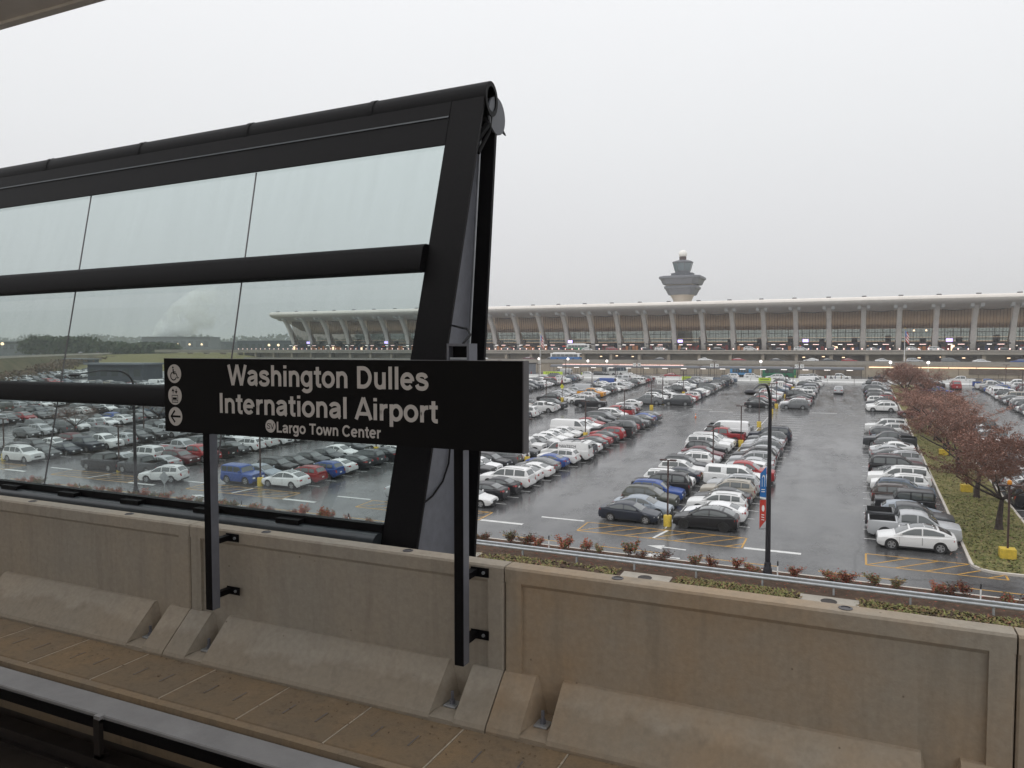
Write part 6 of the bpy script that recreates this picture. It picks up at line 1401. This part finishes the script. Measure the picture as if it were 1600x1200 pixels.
for k, (x, y, c, v, lab) in enumerate(((-33, 206, 'black', 1, 'walking'), (-32, 206.5, 'grey', 0, 'standing'), (-7.5, 206, 'red', 1, 'walking'), (-6.2, 206.3, 'black', 1, 'walking'), (-5.2, 206.2, 'navy', 0, 'standing'), (-3.8, 207, 'tan', 1, 'walking'), (-14.6, 205, 'lime', 0, 'standing'), (2.4, 207, 'black', 0, 'standing'), (42.5, 222, 'black', 1, 'walking'), (43.9, 222, 'navy', 1, 'walking'), (-88, 205, 'red', 0, 'standing'), (-72.5, 206, 'lime', 0, 'standing'), (-76, 207, 'tan', 1, 'walking'))):
    me = pms[v].copy(); me.materials.clear(); me.materials.append(MATS['cloth_'+c]); me.materials.append(MATS['skin']); me.materials.append(MATS['cloth_navy'])
    for p in me.polygons: p.material_index = 1 if p.center.z > 1.47 or (p.center.z < .86 and abs(p.center.x) > .2) else (2 if p.center.z < .92 and c != 'navy' else 0); p.use_smooth = True
    o = obj('person', me, None, (x, y, GZ)); o.rotation_euler = (0, 0, R(rnd.choice((90, -90, 80))))
    tag(o, 'person in %s top %s behind the white barriers, %s' % (c, lab, ('beside the pale blue lorry', 'beside the leftmost walker', 'leftmost of the aisle group', 'just right of the red top', 'in the middle of that group', 'rightmost of that group', 'by the lime banner', 'alone at the walkway end', 'at the right wall', 'rightmost at the wall', 'by the pavilion', 'by the warning signs', 'left of the lime vest')[k]), 'person', 'people behind the lot')
    obj('hair', hme, o)
def flag(x, y, z, h, label, sc=1):
    t = thing('flagpole', label, 'flagpole', (x, y, z)); b = MB(); b.lathe([(.12, 0), (.06, h)], 'white_paint', 8); b.build('pole', t)
    b = MB(); bm = bmesh.new(); bmesh.ops.create_icosphere(bm, subdivisions=1, radius=.16)
    for v in bm.verts: v.co.z += h+.1
    b.bm(bm, 'yellow'); b.build('finial', t)
    b = MB(); n = 6
    for j in range(7):
        z1 = h-.5-j*.45; vs = []
        for i in range(n+1): vs += [(.12+i*.16+.04*j*.5, .10*math.sin(i*1.6+j*.3), z1-i*.22), (.12+i*.16+.04*j*.5, .10*math.sin(i*1.6+j*.3), z1-.45-i*.22)]
        m_ = ('red_banner', 'white_paint')[j % 2]
        b.add(vs, [(2*i, 2*i+2, 2*i+3, 2*i+1) for i in range(n)] if j > 3 else [(2*i, 2*i+2, 2*i+3, 2*i+1) for i in range(2, n)], m_)
        if j <= 3: b.add(vs[:6], [(0, 2, 3, 1), (2, 4, 5, 3)], 'blue_banner')
    b.build('flag', t, fix=False); return t
flag(12.6, 256, 9.6, 12.0, 'tall flagpole with a drooping striped flag above the red tree'); flag(-86, 207, GZ, 13.0, 'tall pale flagpole standing left of the row of parked cars')
gl = MB(); bm = bmesh.new(); bmesh.ops.create_icosphere(bm, subdivisions=2, radius=.42); gl.bm(bm, 'glow_white'); glm = gl.mesh('globe')
for k, (x, y, z, lab) in enumerate(((-98.5, 236, 9.6, 'leftmost white globe lamp above the strip light'), (-88, 236, 9.6, 'second white globe lamp above the strip light'), (-81, 236, 9.0, 'third white globe lamp near the walkway end'), (-74.5, 236, 9.0, 'fourth white globe lamp at the walkway end'), (8.2, 236, 9.2, 'white globe lamp just left of the far red tree'), (17.5, 236, 9.2, 'white globe lamp just right of the flagpole'), (-26.5, 236, 9.2, 'single white globe lamp above the walkway'))):
    t = thing('globe_lamp', lab, 'street lamp', (x, y, GZ), 'globe lamps beside the walkway'); b = MB(); b.lathe([(.09, 0), (.05, z-GZ+2.1)], 'white_paint', 8); b.build('post', t); obj('globe', glm, t, (0, 0, z-GZ+2.5))

# ------------------------------------------------------------------ the far left: road bank, buildings, woods, steam
def bank(name, pts, hz, m, w=26):
    b = MB(); vs = []
    for x, y, z in pts: vs += [(x+.7*13, y+.7*13, z-hz), (x+4, y+4, z), (x-4, y-4, z), (x-.7*w, y-.7*w, z-hz)]
    b.add(vs, [(4*i+j, 4*i+4+j, 4*i+5+j, 4*i+1+j) for i in range(len(pts)-1) for j in range(3)], m); return struct(b.build(name))
mat('far_grass', (.085, .10, .045), .95, 0, .2, .35, .09, ncol=(.19, .15, .09)); mat('far_road', (.30, .30, .29), .7, 0, .3, .1, .1)
RP = [(-205, 95, 12.0), (-270, 163, 12.4), (-350, 241, 12.4), (-455, 364, 12.6), (-610, 523, 12.9), (-760, 690, 12.9)]
bank('road_bank', RP, 6, 'far_grass', 30)
b = MB(); b.add([q for x, y, z in RP for q in ((x+3, y+3, z+.03), (x-3, y-3, z+.03))], [(2*i, 2*i+2, 2*i+3, 2*i+1) for i in range(len(RP)-1)], 'far_road')
b.add([q for x, y, z in RP for q in ((x+3.4, y+3.4, z-.3), (x+3.4, y+3.4, z+.75), (x+3.2, y+3.2, z+.75), (x+3.2, y+3.2, z-.3))], [(4*i+j, 4*i+4+j, 4*i+5+j, 4*i+1+j) for i in range(len(RP)-1) for j in range(3)], 'pale_concrete'); struct(b.build('far_road'))
mat('block_blue', (.065, .075, .09), .6, 0, .4, .15, .1); mat('block_grey', (.16, .17, .18), .7, 0, .4, .12, .05); mat('block_roof', (.20, .215, .235), .6, 0, .3, .1, .1)
def block(name, label, cat, x, y, z, w, d, h, wall, rot=0, nwin=6, roofh=.5, group=None):
    t = thing(name, label, cat, (x, y, z), group, (0, 0, R(rot))); b = MB(); b.box(-w/2, w/2, -d/2, d/2, -3, h, wall); b.build('wall', t)
    b = MB(); b.box(-w/2-.8, w/2+.8, -d/2-.8, d/2+.8, h, h+roofh, 'block_roof'); b.build('roof', t)
    me = None
    for i in range(nwin):
        if me is None: q = MB(); q.box(-w/nwin*.3, w/nwin*.3, -.06, .0, h*.35, h*.75, 'car_glass'); me = q.mesh('window')
        obj('window', me, t, (-w/2+w*(i+.5)/nwin, -d/2-.01, 0))
    return t
block('service_building', 'low blue grey service building behind the left lots', 'building', -204, 160, 5.4, 19, 9, 5.3, 'block_blue', 13, 5)
block('canopy_building', 'long low dark shed beyond the white cars at the left', 'building', -318, 218, 8.0, 30, 9, 2.8, 'block_blue', 12, 6)
block('pale_building', 'pale low hangar at the far left edge', 'building', -506, 300, 13, 22, 14, 4.4, 'pale_concrete', 30, 4)
block('pale_building', 'grey warehouse left of the dark woods', 'building', -487, 305, 13, 20, 14, 6.6, 'block_grey', 30, 5)
block('heating_plant', 'long grey plant building under the steam plume', 'building', -576, 512, 12.5, 62, 26, 13.6, 'block_grey', 26, 9)
block('garage', 'wide grey multistorey garage right of the plume', 'building', -594, 622, 12.5, 74, 26, 10.4, 'block_blue', 24, 12)
block('concourse', 'dark low concourse building just left of the terminal', 'building', -424, 468, 12.5, 52, 22, 9.2, 'block_blue', 22, 10)
hl = MB(); bm = bmesh.new(); bmesh.ops.create_icosphere(bm, subdivisions=1, radius=1.0); hl.bm(bm, 'glow_warm'); hlm = hl.mesh('lamp')
for k, (x, y, z) in enumerate(((-545, 480, 19.4), (-536, 485, 19.4), (-527, 490, 19.4), (-470, 285, 18.5), (-395, 430, 18.2), (-388, 432, 18.2))):
    t = thing('flood_light', 'small warm flood light before the far grey buildings, %s from the left' % ORD[k], 'lamp', (x, y, z-6), 'far flood lights'); obj('lamp', hlm, t, (0, 0, 6)); b = MB(); b.lathe([(.2, -6), (.15, 5.2)], 'grey_steel', 6); b.build('post', t)
def woods(name, spots, hts, n, m, seed, wid_=14):
    r = random.Random(seed); b = MB()
    for _ in range(n):
        i = r.randrange(len(spots)-1); u = r.random(); x = spots[i][0]+(spots[i+1][0]-spots[i][0])*u; y = spots[i][1]+(spots[i+1][1]-spots[i][1])*u; z0 = spots[i][2]+(spots[i+1][2]-spots[i][2])*u
        env = .72+.28*math.sin(x*.061)*math.sin(x*.023+1.3)+.12*math.sin(x*.31)
        h = hts*env; zz = h*(1-r.random()**1.7); s = r.uniform(.6, 1.9)*(hts/16)*1.2; c = Vector((x+r.gauss(0, 3), y+r.uniform(0, wid_), z0+zz))
        u_ = Vector((r.uniform(-1, 1), r.uniform(-.5, .5), r.uniform(-1, 1))).normalized()*s; v = u_.orthogonal().normalized()*s*.7
        b.add([c-u_, c+v, c+u_, c-v], [(0, 1, 2, 3)], m)
    return struct(b.build(name, fix=False), 'stuff')
mat('far_trunk', (.05, .045, .04), .9)
woods('woods', [(-452, 282, 12.6), (-420, 292, 12.8), (-386, 306, 12.8), (-372, 316, 12.8)], 10.0, 7000, 'wood_leaves', 2, 14)
woods('woods', [(-1900, 1000, 8), (-1500, 1040, 8), (-1200, 1150, 8), (-900, 1350, 8), (-500, 1600, 8)], 36, 12000, 'wood_leaves', 6, 60)
woods('hedgerow', [(-215, 118, 5.5), (-262, 172, 6.6), (-340, 249, 7.6), (-446, 372, 9.8)], 4.2, 5000, 'hedge_twigs', 9, 5)
for k, (t_, col) in enumerate(((.18, 'dark grey'), (.40, 'black'), (.62, 'white'), (.74, 'white'), (.9, 'silver'))):
    a_, b_ = (RP[2], RP[3]) if k < 3 else (RP[3], RP[4]); x, y, z = [p+(q-p)*t_ for p, q in zip(a_, b_)]
    o = obj('road_car', proto('suv' if k % 2 else 'sedan')['far'], None, (x, y, z+.05)); o.color = (*COL[col], 1); o.rotation_euler = (0, 0, R(130)); tag(o, '%s car on the bank road at the far left, %s from the left' % (col, ORD[k]), 'car', 'cars on the bank road')
mv_ = bpy.data.materials.new('steam'); mv_.use_nodes = True; nt = mv_.node_tree; nt.nodes.clear(); N = nt.nodes.new; L = nt.links.new
o_ = N('ShaderNodeOutputMaterial'); pv = N('ShaderNodeVolumePrincipled'); pv.inputs['Color'].default_value = (1, 1, 1, 1)
tc = N('ShaderNodeTexCoord'); no = N('ShaderNodeTexNoise'); no.inputs['Scale'].default_value = .06; no.inputs['Detail'].default_value = 5; L(tc.outputs['Object'], no.inputs['Vector'])
mr = N('ShaderNodeMapRange'); L(no.outputs['Fac'], mr.inputs[0]); mr.inputs[1].default_value = .45; mr.inputs[2].default_value = .64; mr.inputs[3].default_value = 0; mr.inputs[4].default_value = .5
sx = N('ShaderNodeSeparateXYZ'); L(tc.outputs['Object'], sx.inputs[0]); fd = N('ShaderNodeMapRange'); L(sx.outputs[0], fd.inputs[0]); fd.inputs[1].default_value = 10; fd.inputs[2].default_value = 105; fd.inputs[3].default_value = 1; fd.inputs[4].default_value = .05
mu = N('ShaderNodeMath'); mu.operation = 'MULTIPLY'; L(mr.outputs[0], mu.inputs[0]); L(fd.outputs[0], mu.inputs[1]); L(mu.outputs[0], pv.inputs['Density']); L(pv.outputs[0], o_.inputs['Volume']); MATS['steam'] = mv_
b = MB(); secs = [(0, 0, 0, 5), (8, 0, 6, 11), (22, 0, 14, 18), (42, 0, 24, 25), (66, 0, 34, 30), (92, 0, 42, 32), (118, 0, 48, 20)]
b.tube([s[:3] for s in secs], [s[3] for s in secs], 'steam', 12); o = b.build('steam_plume', loc=(-612, 512, 26)); o.rotation_euler = (0, 0, R(32)); o.scale = (.6, .6, .72); struct(o, 'stuff')
# haze
HAZE = 0.00036
if HAZE:
    hv = bpy.data.materials.new('haze'); hv.use_nodes = True; nt = hv.node_tree; nt.nodes.clear(); o_ = nt.nodes.new('ShaderNodeOutputMaterial'); pv = nt.nodes.new('ShaderNodeVolumePrincipled')
    pv.inputs['Color'].default_value = (.90, .92, .95, 1); pv.inputs['Density'].default_value = HAZE; nt.links.new(pv.outputs[0], o_.inputs['Volume']); MATS['haze'] = hv
    b = MB(); b.box(-6100, 5100, -310, 9100, -3, 85, 'haze'); struct(b.build('haze'), 'stuff')
